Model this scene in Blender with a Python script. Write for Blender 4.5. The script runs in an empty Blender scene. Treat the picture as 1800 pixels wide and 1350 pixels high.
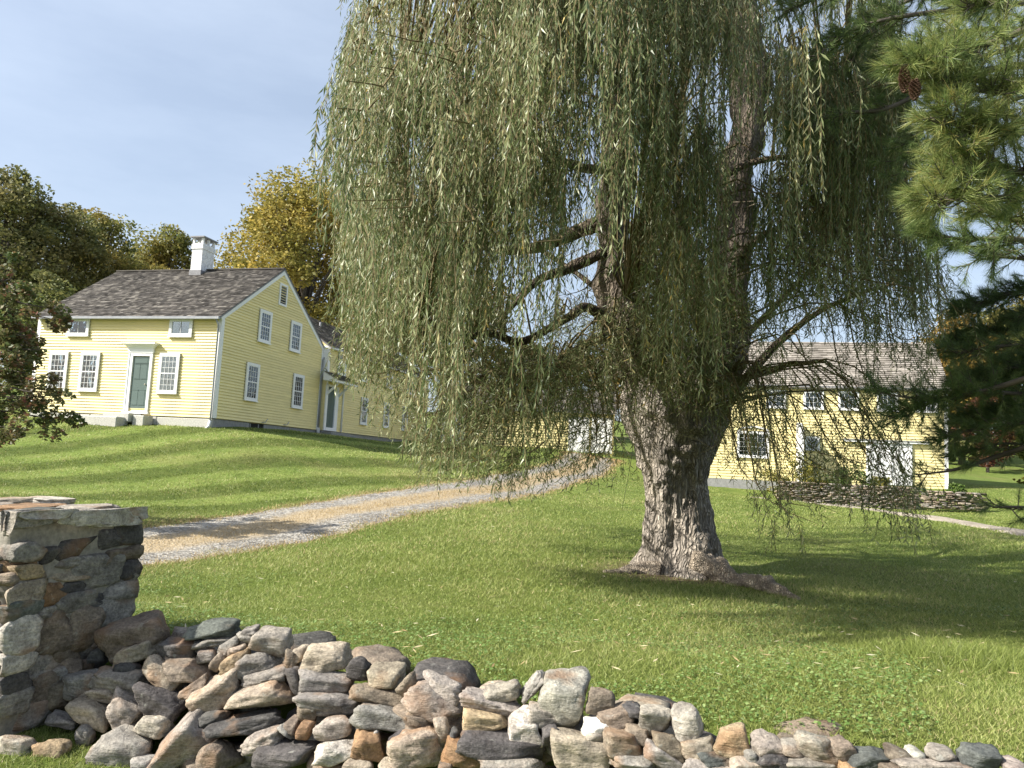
import bpy, math
import numpy as np
from mathutils import Matrix, Vector

rng = np.random.default_rng(7)
scene = bpy.context.scene
COL = scene.collection
ZC = 1.7                                   # eye height above the ground at the camera

# ------------------------------------------------------------------ camera
PF = 1352.0                                # focal length in pixels of the 1800 px wide photograph
PITCH, ROLL, YAW = math.radians(5.98), math.radians(2.82), math.radians(14.3)
cp_, sp_, cr_, sr_ = math.cos(PITCH), math.sin(PITCH), math.cos(ROLL), math.sin(ROLL)
FW = np.array([0, cp_, sp_]); UP0 = np.array([0, -sp_, cp_]); RT0 = np.array([1.0, 0, 0])
RT = cr_ * RT0 + sr_ * UP0
UPV = -sr_ * RT0 + cr_ * UP0
EYE = np.array([0, 0, ZC])
cam_d = bpy.data.cameras.new('camera'); cam = bpy.data.objects.new('camera', cam_d); COL.objects.link(cam)
cam_d.sensor_width = 36.0; cam_d.lens = PF / 1800 * 36; cam_d.clip_end = 2000; cam_d.clip_start = 0.05
cam.matrix_world = Matrix(((RT[0], UPV[0], -FW[0], 0), (RT[1], UPV[1], -FW[1], 0), (RT[2], UPV[2], -FW[2], ZC), (0, 0, 0, 1)))
scene.camera = cam

# ------------------------------------------------------------------ sky, sun, exposure
SUN_H = np.array([-0.957, -0.287]); SUN_EL = math.radians(38)
world = bpy.data.worlds.new('World'); scene.world = world; world.use_nodes = True
wn = world.node_tree.nodes; wl = world.node_tree.links
bg = wn['Background']; sky = wn.new('ShaderNodeTexSky'); sky.sky_type = 'NISHITA'; sky.sun_disc = False
sky.sun_elevation = SUN_EL; sky.sun_rotation = math.atan2(SUN_H[0], SUN_H[1])
sky.air_density = 1.0; sky.dust_density = 3.2; sky.ozone_density = 1.2; sky.altitude = 100
# thin even cirrus veil over the whole sky
wtc = wn.new('ShaderNodeTexCoord'); wmp = wn.new('ShaderNodeMapping'); wmp.inputs['Scale'].default_value = (1.0, 1.6, 4.0)
wno = wn.new('ShaderNodeTexNoise'); wno.inputs['Scale'].default_value = 1.3; wno.inputs['Detail'].default_value = 7; wno.inputs['Roughness'].default_value = 0.6
wrp = wn.new('ShaderNodeMapRange'); wrp.inputs[1].default_value = 0.38; wrp.inputs[2].default_value = 0.72; wrp.inputs[3].default_value = 0.28; wrp.inputs[4].default_value = 0.50
wmx = wn.new('ShaderNodeMixRGB'); wmx.inputs[2].default_value = (5.8, 6.6, 7.7, 1)
wl.new(wtc.outputs['Generated'], wmp.inputs[0]); wl.new(wmp.outputs[0], wno.inputs['Vector']); wl.new(wno.outputs['Fac'], wrp.inputs[0])
wl.new(wrp.outputs[0], wmx.inputs[0]); wl.new(sky.outputs[0], wmx.inputs[1]); wl.new(wmx.outputs[0], bg.inputs['Color'])
bg.inputs['Strength'].default_value = 0.092
sd = bpy.data.lights.new('sun', 'SUN'); sd.energy = 5.0; sd.angle = math.radians(0.53); sd.color = (1.0, 0.95, 0.86)
sun = bpy.data.objects.new('sun', sd); COL.objects.link(sun)
sdir = Vector((SUN_H[0] * math.cos(SUN_EL), SUN_H[1] * math.cos(SUN_EL), math.sin(SUN_EL)))
sun.rotation_euler = sdir.to_track_quat('Z', 'Y').to_euler(); sun.location = (-20, -10, 30)
vs = scene.view_settings
vs.view_transform = 'Standard'; vs.look = 'None'; vs.gamma = 1.0; vs.use_curve_mapping = False
vs.exposure = 0.97
scene.render.engine = 'CYCLES'
scene.cycles.use_denoising = True
scene.cycles.max_bounces = 6; scene.cycles.transparent_max_bounces = 12; scene.cycles.diffuse_bounces = 3

# ------------------------------------------------------------------ helpers
def ray(px, py):
    return FW + (px - 900) / PF * RT - (py - 675) / PF * UPV
def at(px, py, Y):
    v = ray(px, py); return EYE + v * (Y / v[1])
def on_plane(px, py, o, n):
    v = ray(px, py); o = np.asarray(o, float); n = np.asarray(n, float)
    return EYE + v * (((o - EYE) @ n) / (v @ n))
def to_px(w):
    d = np.asarray(w, float) - EYE; q = d @ FW
    return 900 + PF * (d @ RT) / q, 675 - PF * (d @ UPV) / q
def tag(o, label=None, cat=None, group=None, kind=None):
    if label: o['label'] = label
    if cat: o['category'] = cat
    if group: o['group'] = group
    if kind: o['kind'] = kind
    return o
def empty(name, loc, rz=0.0):
    o = bpy.data.objects.new(name, None); COL.objects.link(o); o.empty_display_size = 0.1
    o.location = loc; o.rotation_euler = (0, 0, rz); return o
def mesh_np(name, V, Fc, mat=None, smooth=False, attrs=None):
    """V (n,3), Fc (m,k) arrays -> mesh"""
    V = np.ascontiguousarray(V, np.float32); Fc = np.ascontiguousarray(Fc, np.int32)
    me = bpy.data.meshes.new(name); k = Fc.shape[1]; m = len(Fc)
    me.vertices.add(len(V)); me.vertices.foreach_set('co', V.ravel())
    me.loops.add(m * k); me.loops.foreach_set('vertex_index', Fc.ravel())
    me.polygons.add(m); me.polygons.foreach_set('loop_start', np.arange(0, m * k, k, dtype=np.int32))
    me.polygons.foreach_set('use_smooth', np.full(m, bool(smooth)))
    if attrs:
        for an, av in attrs.items():
            a = me.attributes.new(an, 'FLOAT', 'POINT'); a.data.foreach_set('value', np.ascontiguousarray(av, np.float32))
    me.update(calc_edges=True)
    if mat: me.materials.append(mat)
    return me
def add(name, me, parent=None, loc=None, kind=None):
    o = bpy.data.objects.new(name, me); COL.objects.link(o)
    if parent is not None: o.parent = parent
    if loc is not None: o.location = loc
    if kind: o['kind'] = kind
    return o
class MB:
    def __init__(s): s.v = []; s.f = []
    def poly(s, pts):
        n = len(s.v); s.v += [tuple(p) for p in pts]; s.f.append(tuple(range(n, n + len(pts)))); return s
    def hexa(s, p):  # 8 points: bottom 4 ccw, top 4 ccw
        n = len(s.v); s.v += [tuple(q) for q in p]
        for a in ((3, 2, 1, 0), (4, 5, 6, 7), (0, 1, 5, 4), (1, 2, 6, 5), (2, 3, 7, 6), (3, 0, 4, 7)):
            s.f.append(tuple(n + i for i in a))
        return s
    def box(s, x0, x1, y0, y1, z0, z1):
        x0, x1 = min(x0, x1), max(x0, x1); y0, y1 = min(y0, y1), max(y0, y1); z0, z1 = min(z0, z1), max(z0, z1)
        return s.hexa([(x0, y0, z0), (x1, y0, z0), (x1, y1, z0), (x0, y1, z0), (x0, y0, z1), (x1, y0, z1), (x1, y1, z1), (x0, y1, z1)])
    def prism(s, pts, off):  # polygon extruded by off
        n = len(s.v); k = len(pts); off = np.asarray(off, float)
        s.v += [tuple(p) for p in pts] + [tuple(np.asarray(p, float) + off) for p in pts]
        s.f.append(tuple(range(n, n + k))[::-1]); s.f.append(tuple(range(n + k, n + 2 * k)))
        for i in range(k): j = (i + 1) % k; s.f.append((n + i, n + j, n + k + j, n + k + i))
        return s
    def build(s, name, mat, parent=None, bevel=0.0, smooth=False):
        me = bpy.data.meshes.new(name); me.from_pydata(s.v, [], s.f)
        import bmesh
        bm = bmesh.new(); bm.from_mesh(me); bmesh.ops.recalc_face_normals(bm, faces=bm.faces); bm.to_mesh(me); bm.free()
        me.materials.append(mat)
        if smooth: me.polygons.foreach_set('use_smooth', np.ones(len(me.polygons), bool))
        o = add(name, me, parent)
        if bevel:
            b = o.modifiers.new('bevel', 'BEVEL'); b.width = bevel; b.segments = 1; b.limit_method = 'ANGLE'
        return o
def catmull(P, n):
    P = np.asarray(P, float); N = len(P)
    Q = np.vstack([2 * P[0] - P[1], P, 2 * P[-1] - P[-2]])
    t = np.linspace(0, N - 1 - 1e-6, n); i = t.astype(int); u = (t - i)[:, None]
    a, b, c, d = Q[i], Q[i + 1], Q[i + 2], Q[i + 3]
    return 0.5 * (2 * b + (c - a) * u + (2 * a - 5 * b + 4 * c - d) * u ** 2 + (3 * b - a - 3 * c + d) * u ** 3)
def tube_np(P, Rd, seg=8, cap=True):
    P = np.asarray(P, float); n = len(P)
    T = np.gradient(P, axis=0); T /= np.linalg.norm(T, axis=1)[:, None] + 1e-9
    ref = np.array([0.31, 0.9, 0.3]) if abs(T[0] @ np.array([0.31, 0.9, 0.3])) < 0.9 else np.array([1.0, 0, 0])
    N_ = np.zeros_like(P); a = ref - T[0] * (ref @ T[0]); N_[0] = a / np.linalg.norm(a)
    for i in range(1, n):
        a = N_[i - 1] - T[i] * (N_[i - 1] @ T[i]); N_[i] = a / (np.linalg.norm(a) + 1e-9)
    B = np.cross(T, N_); th = np.linspace(0, 2 * np.pi, seg, endpoint=False)
    Rd = np.asarray(Rd, float)
    if Rd.ndim == 1: Rd = np.repeat(Rd[:, None], seg, 1)
    V = P[:, None, :] + Rd[:, :, None] * (np.cos(th)[None, :, None] * N_[:, None, :] + np.sin(th)[None, :, None] * B[:, None, :])
    idx = np.arange(n * seg).reshape(n, seg)
    a = idx[:-1]; b = np.roll(idx, -1, 1)[:-1]; c = np.roll(idx, -1, 1)[1:]; d = idx[1:]
    F = np.stack([a, b, c, d], -1).reshape(-1, 4)
    V = V.reshape(-1, 3)
    if cap:
        V = np.vstack([V, P[0], P[-1]]); i0, i1 = len(V) - 2, len(V) - 1
        e0 = np.stack([np.roll(idx[0], -1), idx[0], np.full(seg, i0), np.full(seg, i0)], -1)
        e1 = np.stack([idx[-1], np.roll(idx[-1], -1), np.full(seg, i1), np.full(seg, i1)], -1)
        # triangles written as two-vertex-shared quads are avoided: use thin closing ring instead
        V[i0] = P[0]; V[i1] = P[-1]
        F = F; tri = np.vstack([e0[:, :3], e1[:, :3]])
        return V, F, tri
    return V, F, None
def tubes_mesh(name, items, mat, smooth=True):
    """items: (P,R,seg); all quads split to tris, one mesh"""
    Vs = []; Fs = []; n = 0
    for P, R_, seg in items:
        V, F, tri = tube_np(P, R_, seg)
        t = np.vstack([F[:, [0, 1, 2]], F[:, [0, 2, 3]]] + ([tri] if seg > 3 else [])); Vs.append(V); Fs.append(t + n); n += len(V)
    return mesh_np(name, np.vstack(Vs), np.vstack(Fs), mat, smooth)
class Noise:  # cheap smooth random field from random Fourier features
    def __init__(s, r, freq, k=24, dim=3):
        s.K = r.normal(size=(k, dim)) * freq; s.p = r.uniform(0, 6.28, k); s.k = k
    def __call__(s, V): return np.sin(V @ s.K.T + s.p).sum(-1) / math.sqrt(s.k / 2)

# ------------------------------------------------------------------ materials
def new_mat(name):
    m = bpy.data.materials.new(name); m.use_nodes = True; nt = m.node_tree
    return m, nt.nodes, nt.links, nt.nodes['Principled BSDF']
def ramp(n, stops):
    r = n.new('ShaderNodeValToRGB'); e = r.color_ramp.elements
    while len(e) > 1: e.remove(e[-1])
    for i, (p, c) in enumerate(stops):
        el = e[0] if i == 0 else e.new(p)
        el.position = p; el.color = (*c, 1)
    return r
def noise(n, l, scale, detail=5, rough=0.6, coord='Object', stretch=None):
    tc = n.new('ShaderNodeTexCoord'); t = n.new('ShaderNodeTexNoise')
    t.inputs['Scale'].default_value = scale; t.inputs['Detail'].default_value = detail; t.inputs['Roughness'].default_value = rough
    if stretch:
        mp = n.new('ShaderNodeMapping'); mp.inputs['Scale'].default_value = stretch
        l.new(tc.outputs[coord], mp.inputs[0]); l.new(mp.outputs[0], t.inputs['Vector'])
    else: l.new(tc.outputs[coord], t.inputs['Vector'])
    return t
def mixc(n, l, a, b, fac, mode='MIX'):
    m = n.new('ShaderNodeMixRGB'); m.blend_type = mode
    for i, v in ((0, fac), (1, a), (2, b)):
        if hasattr(v, 'links'): l.new(v, m.inputs[i])
        elif i == 0: m.inputs[0].default_value = v
        else: m.inputs[i].default_value = (*v, 1)
    return m.outputs[0]
def bump(n, l, p, h, strength=0.5, dist=0.02):
    b = n.new('ShaderNodeBump'); b.inputs['Strength'].default_value = strength; b.inputs['Distance'].default_value = dist
    l.new(h, b.inputs['Height']); l.new(b.outputs[0], p.inputs['Normal']); return b
def simple_mat(name, col, rough=0.6, var=0.12, scale=6.0, bmp=0.0, spec=0.3, stretch=None):
    m, n, l, p = new_mat(name); t = noise(n, l, scale, stretch=stretch)
    a = tuple(c * (1 - var) for c in col); b = tuple(min(1, c * (1 + var)) for c in col)
    r = ramp(n, [(0.3, a), (0.7, b)]); l.new(t.outputs['Fac'], r.inputs[0]); l.new(r.outputs[0], p.inputs['Base Color'])
    p.inputs['Roughness'].default_value = rough; p.inputs['Specular IOR Level'].default_value = spec
    if bmp: bump(n, l, p, t.outputs['Fac'], bmp, 0.01)
    return m
def leaf_mat(name, stops, transl=0.35, rough=0.5, tone=False, spec=0.3, big=0.0, big_cols=None):
    m, n, l, p = new_mat(name)
    g = n.new('ShaderNodeNewGeometry'); r = ramp(n, stops)
    if tone:
        a = n.new('ShaderNodeAttribute'); a.attribute_name = 'tone'
        ad = n.new('ShaderNodeMath'); ad.operation = 'MULTIPLY_ADD'; ad.inputs[1].default_value = 0.5
        l.new(g.outputs['Random Per Island'], ad.inputs[0]); l.new(a.outputs['Fac'], ad.inputs[2]); l.new(ad.outputs[0], r.inputs[0])
    else: l.new(g.outputs['Random Per Island'], r.inputs[0])
    col = r.outputs[0]
    if big_cols:
        t = noise(n, l, big, 3); rr = ramp(n, [(0.38, (0, 0, 0)), (0.62, (1, 1, 1))]); l.new(t.outputs['Fac'], rr.inputs[0])
        r2 = ramp(n, big_cols); l.new(g.outputs['Random Per Island'], r2.inputs[0])
        col = mixc(n, l, col, r2.outputs[0], rr.outputs[0])
    l.new(col, p.inputs['Base Color']); p.inputs['Roughness'].default_value = rough; p.inputs['Specular IOR Level'].default_value = spec
    tr = n.new('ShaderNodeBsdfTranslucent'); l.new(col, tr.inputs['Color'])
    mx = n.new('ShaderNodeMixShader'); mx.inputs[0].default_value = transl
    l.new(p.outputs[0], mx.inputs[1]); l.new(tr.outputs[0], mx.inputs[2]); l.new(mx.outputs[0], n['Material Output'].inputs['Surface'])
    return m
M = {}
# --- field stone: the object's own colour, mottled
def stone_mat(name, scale=9.0, bstr=0.7, lichen=True):
    m, n, l, p = new_mat(name)
    oi = n.new('ShaderNodeObjectInfo')
    t1 = noise(n, l, scale, 8, 0.68); t2 = noise(n, l, scale * 7, 6, 0.7); t3 = noise(n, l, scale * 0.45, 3, 0.5)
    t4 = noise(n, l, scale * 0.9, 6, 0.65, stretch=(1, 1, 5))
    for t in (t1, t2, t3, t4):
        # each stone samples its own place in the noise
        t.noise_dimensions = '4D'; ml = n.new('ShaderNodeMath'); ml.operation = 'MULTIPLY'; ml.inputs[1].default_value = 40; l.new(oi.outputs['Random'], ml.inputs[0]); l.new(ml.outputs[0], t.inputs['W'])
    r1 = ramp(n, [(0.30, (0.42, 0.40, 0.40)), (0.5, (0.95, 0.95, 0.95)), (0.72, (1.5, 1.45, 1.38))]); l.new(t1.outputs['Fac'], r1.inputs[0])
    c = mixc(n, l, oi.outputs['Color'], r1.outputs[0], 1.0, 'MULTIPLY')
    r2 = ramp(n, [(0.36, (0.5, 0.5, 0.5)), (0.62, (1.3, 1.3, 1.3))]); l.new(t2.outputs['Fac'], r2.inputs[0])
    c = mixc(n, l, c, r2.outputs[0], 0.8, 'MULTIPLY')
    r4 = ramp(n, [(0.40, (0.7, 0.68, 0.68)), (0.60, (1.22, 1.2, 1.15))]); l.new(t4.outputs['Fac'], r4.inputs[0])
    c = mixc(n, l, c, r4.outputs[0], 0.4, 'MULTIPLY')
    r3 = ramp(n, [(0.54, (0, 0, 0)), (0.66, (1, 1, 1))]); l.new(t3.outputs['Fac'], r3.inputs[0])
    rust = mixc(n, l, c, (0.27, 0.15, 0.075), 0.55)
    c = mixc(n, l, c, rust, r3.outputs[0])
    if lichen:
        tl = noise(n, l, scale * 2.3, 4, 0.55); tl.noise_dimensions = '4D'; l.new(oi.outputs['Random'], tl.inputs['W'])
        rl = ramp(n, [(0.63, (0, 0, 0)), (0.70, (0.4, 0.4, 0.4))]); l.new(tl.outputs['Fac'], rl.inputs[0])
        c = mixc(n, l, c, (0.40, 0.40, 0.35), rl.outputs[0])
    l.new(c, p.inputs['Base Color']); p.inputs['Roughness'].default_value = 0.85; p.inputs['Specular IOR Level'].default_value = 0.2
    a1 = n.new('ShaderNodeMath'); a1.operation = 'MULTIPLY_ADD'; a1.inputs[1].default_value = 0.35; l.new(t2.outputs['Fac'], a1.inputs[0])
    a2 = n.new('ShaderNodeMath'); a2.operation = 'ADD'; l.new(t1.outputs['Fac'], a2.inputs[0]); l.new(t4.outputs['Fac'], a2.inputs[1]); l.new(a2.outputs[0], a1.inputs[2])
    bump(n, l, p, a1.outputs[0], bstr, 0.035)
    return m
M['stone'] = stone_mat('field_stone')
M['mortar'] = simple_mat('mortar', (0.25, 0.23, 0.195), 0.9, 0.3, 30, 0.8)
M['granite'] = simple_mat('granite', (0.44, 0.43, 0.39), 0.85, 0.25, 24, 0.4)
M['found'] = simple_mat('foundation', (0.25, 0.25, 0.245), 0.85, 0.2, 8, 0.3)
def paint(name, col, var=0.05):
    m, n, l, p = new_mat(name)
    t = noise(n, l, 3, 6, 0.7, stretch=(0.4, 0.4, 3)); oi = n.new('ShaderNodeObjectInfo')
    r = ramp(n, [(0.25, tuple(c * (1 - var * 1.6) for c in col)), (0.75, tuple(min(1, c * (1 + var)) for c in col))]); l.new(t.outputs['Fac'], r.inputs[0])
    mr = n.new('ShaderNodeMapRange'); mr.inputs[3].default_value = 1 - var; mr.inputs[4].default_value = 1 + var * 0.3
    l.new(oi.outputs['Random'], mr.inputs[0])
    c = mixc(n, l, r.outputs[0], mr.outputs[0], 1.0, 'MULTIPLY')
    l.new(c, p.inputs['Base Color']); p.inputs['Roughness'].default_value = 0.55; p.inputs['Specular IOR Level'].default_value = 0.3
    bump(n, l, p, t.outputs['Fac'], 0.15, 0.005)
    return m
M['yellow'] = paint('yellow_paint', (0.80, 0.69, 0.345), 0.08)
M['white'] = paint('white_paint', (0.80, 0.80, 0.80), 0.03)
M['green_door'] = paint('green_paint', (0.095, 0.135, 0.125), 0.06)
M['dark'] = simple_mat('painted_interior_dark', (0.012, 0.013, 0.015), 0.8, 0.1)  # for solid backings; the dark of unlit interiors is put into this colour
M['curtain'] = simple_mat('curtain_cloth', (0.15, 0.155, 0.16), 0.9, 0.4, 5, stretch=(9, 9, 0.6))
M['metal'] = simple_mat('grey_metal', (0.30, 0.31, 0.33), 0.45, 0.15, 5)
M['brass'] = simple_mat('door_metal', (0.55, 0.5, 0.4), 0.3, 0.1)
def glass_mat():
    m, n, l, p = new_mat('window_glass')
    n.remove(p); tr = n.new('ShaderNodeBsdfTransparent'); tr.inputs[0].default_value = (0.8, 0.85, 0.85, 1)
    gl = n.new('ShaderNodeBsdfGlossy'); gl.inputs['Roughness'].default_value = 0.03; gl.inputs['Color'].default_value = (0.9, 0.95, 1, 1)
    fr = n.new('ShaderNodeFresnel'); fr.inputs[0].default_value = 1.5
    ad = n.new('ShaderNodeMath'); ad.operation = 'MULTIPLY_ADD'; ad.inputs[1].default_value = 1.5; ad.inputs[2].default_value = 0.03; ad.use_clamp = True
    l.new(fr.outputs[0], ad.inputs[0])
    tn = noise(n, l, 2.5, 2); b = n.new('ShaderNodeBump'); b.inputs['Strength'].default_value = 0.12; b.inputs['Distance'].default_value = 0.05
    l.new(tn.outputs['Fac'], b.inputs['Height']); l.new(b.outputs[0], gl.inputs['Normal'])
    mx = n.new('ShaderNodeMixShader'); l.new(ad.outputs[0], mx.inputs[0]); l.new(tr.outputs[0], mx.inputs[1]); l.new(gl.outputs[0], mx.inputs[2])
    l.new(mx.outputs[0], n['Material Output'].inputs['Surface']); return m
M['glass'] = glass_mat()
def shingle_mat(name, stops):
    m, n, l, p = new_mat(name); g = n.new('ShaderNodeNewGeometry'); r = ramp(n, stops); l.new(g.outputs['Random Per Island'], r.inputs[0])
    t = noise(n, l, 1.1, 5, 0.6); rr = ramp(n, [(0.3, (0.7, 0.7, 0.7)), (0.7, (1.2, 1.2, 1.2))]); l.new(t.outputs['Fac'], rr.inputs[0])
    c = mixc(n, l, r.outputs[0], rr.outputs[0], 1, 'MULTIPLY'); l.new(c, p.inputs['Base Color']); p.inputs['Roughness'].default_value = 0.85
    p.inputs['Specular IOR Level'].default_value = 0.2
    return m
M['shingle'] = shingle_mat('weathered_shingle', [(0, (0.06, 0.055, 0.05)), (0.5, (0.11, 0.10, 0.09)), (0.85, (0.17, 0.155, 0.138)), (1, (0.26, 0.24, 0.21))])
M['shingle_pale'] = shingle_mat('pale_shingle', [(0, (0.20, 0.18, 0.155)), (0.5, (0.29, 0.262, 0.23)), (1, (0.40, 0.365, 0.325))])
def brick_white():
    m, n, l, p = new_mat('whitewashed_brick'); t = noise(n, l, 9, 6)
    r = ramp(n, [(0.28, (0.50, 0.49, 0.48)), (0.5, (0.76, 0.76, 0.76)), (0.8, (0.82, 0.82, 0.82))]); l.new(t.outputs['Fac'], r.inputs[0])
    l.new(r.outputs[0], p.inputs['Base Color']); p.inputs['Roughness'].default_value = 0.75; bump(n, l, p, t.outputs['Fac'], 0.4, 0.01); return m
M['brick'] = brick_white()
M['flash'] = simple_mat('lead_flashing', (0.20, 0.20, 0.21), 0.6, 0.2, 8)
def bark_mat(name, c0, c1, c2, scale=5.0, st=(1, 1, 0.22), bs=1.0, bd=0.06):
    m, n, l, p = new_mat(name)
    t = noise(n, l, scale * 2, 8, 0.65, stretch=st); t2 = noise(n, l, scale * 0.5, 4, 0.6)
    tc = n.new('ShaderNodeTexCoord'); mp = n.new('ShaderNodeMapping'); mp.inputs['Scale'].default_value = st
    nz = noise(n, l, 3.0, 3); ad = n.new('ShaderNodeMixRGB'); ad.blend_type = 'ADD'; ad.inputs[0].default_value = 0.22
    l.new(tc.outputs['Object'], ad.inputs[1]); l.new(nz.outputs['Color'], ad.inputs[2]); l.new(ad.outputs[0], mp.inputs[0])
    v = n.new('ShaderNodeTexVoronoi'); v.feature = 'DISTANCE_TO_EDGE'; v.inputs['Scale'].default_value = scale * 4.2; l.new(mp.outputs[0], v.inputs['Vector'])
    vr = ramp(n, [(0.0, (0.25, 0.25, 0.25)), (0.30, (1, 1, 1))]); l.new(v.outputs['Distance'], vr.inputs[0])
    r = ramp(n, [(0.3, c0), (0.5, c1), (0.72, c2)]); l.new(t.outputs['Fac'], r.inputs[0])
    c = mixc(n, l, tuple(x * 0.55 for x in c0), r.outputs[0], vr.outputs[0])
    r2 = ramp(n, [(0.35, (0.75, 0.75, 0.75)), (0.65, (1.2, 1.18, 1.12))]); l.new(t2.outputs['Fac'], r2.inputs[0])
    c = mixc(n, l, c, r2.outputs[0], 1, 'MULTIPLY')
    l.new(c, p.inputs['Base Color']); p.inputs['Roughness'].default_value = 0.92; p.inputs['Specular IOR Level'].default_value = 0.15
    h = n.new('ShaderNodeMath'); h.operation = 'MULTIPLY_ADD'; h.inputs[1].default_value = 0.6; l.new(t.outputs['Fac'], h.inputs[0]); l.new(vr.outputs[0], h.inputs[2])
    bump(n, l, p, h.outputs[0], bs, bd); return m
M['bark'] = bark_mat('willow_bark', (0.24, 0.21, 0.18), (0.41, 0.365, 0.32), (0.60, 0.545, 0.48), 5.0, (1, 1, 0.13), 0.9, 0.05)
M['shaded_stem'] = bark_mat('willow_bark_shaded', (0.12, 0.098, 0.08), (0.205, 0.172, 0.14), (0.31, 0.265, 0.22), 5.0, (1, 1, 0.13), 0.9, 0.05)  # trunk bark again, darkened: the crown's shade is put into the colour
M['root'] = bark_mat('root_bark', (0.34, 0.28, 0.22), (0.55, 0.47, 0.38), (0.72, 0.63, 0.52), 9, (1, 1, 0.6), 0.9, 0.04)
M['limb'] = bark_mat('willow_limb_bark', (0.11, 0.085, 0.065), (0.19, 0.155, 0.12), (0.28, 0.235, 0.185), 6)
M['twig'] = simple_mat('twig', (0.16, 0.125, 0.06), 0.8, 0.3, 8)
M['bare_twig'] = simple_mat('bare_twig', (0.30, 0.25, 0.19), 0.8, 0.3, 8)
M['tree_bark'] = simple_mat('tree_bark', (0.10, 0.085, 0.07), 0.9, 0.35, 6, 0.6)
M['willow_leaf'] = leaf_mat('willow_leaf', [(0.0, (0.06, 0.09, 0.032)), (0.3, (0.14, 0.18, 0.066)), (0.62, (0.265, 0.295, 0.13)), (0.82, (0.45, 0.46, 0.27)), (0.95, (0.48, 0.40, 0.16)), (1.0, (0.55, 0.38, 0.08))], 0.34, 0.42, True, 0.45)
M['needle'] = leaf_mat('pine_needle', [(0, (0.055, 0.10, 0.038)), (0.35, (0.12, 0.185, 0.06)), (0.6, (0.24, 0.295, 0.095)), (0.86, (0.38, 0.39, 0.14)), (1, (0.50, 0.36, 0.11))], 0.28, 0.45, True, 0.4)
M['cone'] = simple_mat('cone', (0.13, 0.075, 0.055), 0.75, 0.4, 30)
M['straw'] = leaf_mat('dry_grass', [(0, (0.27, 0.19, 0.09)), (0.6, (0.44, 0.325, 0.155)), (1, (0.56, 0.45, 0.25))], 0.2, 0.7)
M['grass'] = leaf_mat('grass_blade', [(0.0, (0.065, 0.10, 0.02)), (0.35, (0.185, 0.235, 0.05)), (0.62, (0.305, 0.35, 0.10)), (0.85, (0.41, 0.425, 0.165)), (0.96, (0.44, 0.38, 0.17)), (1.0, (0.50, 0.41, 0.22))], 0.36, 0.5, True, 0.35)
M['clover'] = leaf_mat('clover_leaf', [(0, (0.09, 0.16, 0.035)), (0.6, (0.16, 0.25, 0.07)), (1, (0.28, 0.36, 0.14))], 0.28, 0.5)
M['fallen'] = leaf_mat('fallen_leaf', [(0, (0.30, 0.21, 0.10)), (0.5, (0.45, 0.38, 0.20)), (1, (0.60, 0.55, 0.40))], 0.1, 0.7)
def ground_mat():
    m, n, l, p = new_mat('lawn_soil')
    t = noise(n, l, 1.2, 8, 0.7); t2 = noise(n, l, 22, 6, 0.75); t3 = noise(n, l, 0.25, 4, 0.5)
    r = ramp(n, [(0.3, (0.085, 0.125, 0.028)), (0.5, (0.13, 0.175, 0.04)), (0.72, (0.19, 0.21, 0.07))]); l.new(t.outputs['Fac'], r.inputs[0])
    r2 = ramp(n, [(0.35, (0.55, 0.55, 0.55)), (0.65, (1.3, 1.3, 1.2))]); l.new(t2.outputs['Fac'], r2.inputs[0])
    c = mixc(n, l, r.outputs[0], r2.outputs[0], 1, 'MULTIPLY')
    r3 = ramp(n, [(0.55, (0, 0, 0)), (0.75, (0.6, 0.6, 0.6))]); l.new(t3.outputs['Fac'], r3.inputs[0])
    c = mixc(n, l, c, (0.15, 0.12, 0.055), r3.outputs[0])
    as_ = n.new('ShaderNodeAttribute'); as_.attribute_name = 'soil'; ts = noise(n, l, 5, 6, 0.7)
    ms = n.new('ShaderNodeMath'); ms.operation = 'MULTIPLY_ADD'; ms.inputs[1].default_value = 1.6; l.new(as_.outputs['Fac'], ms.inputs[0])
    mt = n.new('ShaderNodeMath'); mt.operation = 'SUBTRACT'; mt.inputs[1].default_value = 1.15; l.new(ts.outputs['Fac'], mt.inputs[0]); l.new(mt.outputs[0], ms.inputs[2]); ms.use_clamp = True
    c = mixc(n, l, c, (0.17, 0.125, 0.085), ms.outputs[0])
    at_ = n.new('ShaderNodeAttribute'); at_.attribute_name = 'mow'; mr = n.new('ShaderNodeMapRange'); mr.inputs[1].default_value = -1; mr.inputs[2].default_value = 1; mr.inputs[3].default_value = 0.74; mr.inputs[4].default_value = 1.28
    l.new(at_.outputs['Fac'], mr.inputs[0]); c = mixc(n, l, c, mr.outputs[0], 1.0, 'MULTIPLY')
    l.new(c, p.inputs['Base Color']); p.inputs['Roughness'].default_value = 0.95; p.inputs['Specular IOR Level'].default_value = 0.1
    bump(n, l, p, t2.outputs['Fac'], 0.8, 0.04); return m
M['ground'] = ground_mat()
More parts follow.
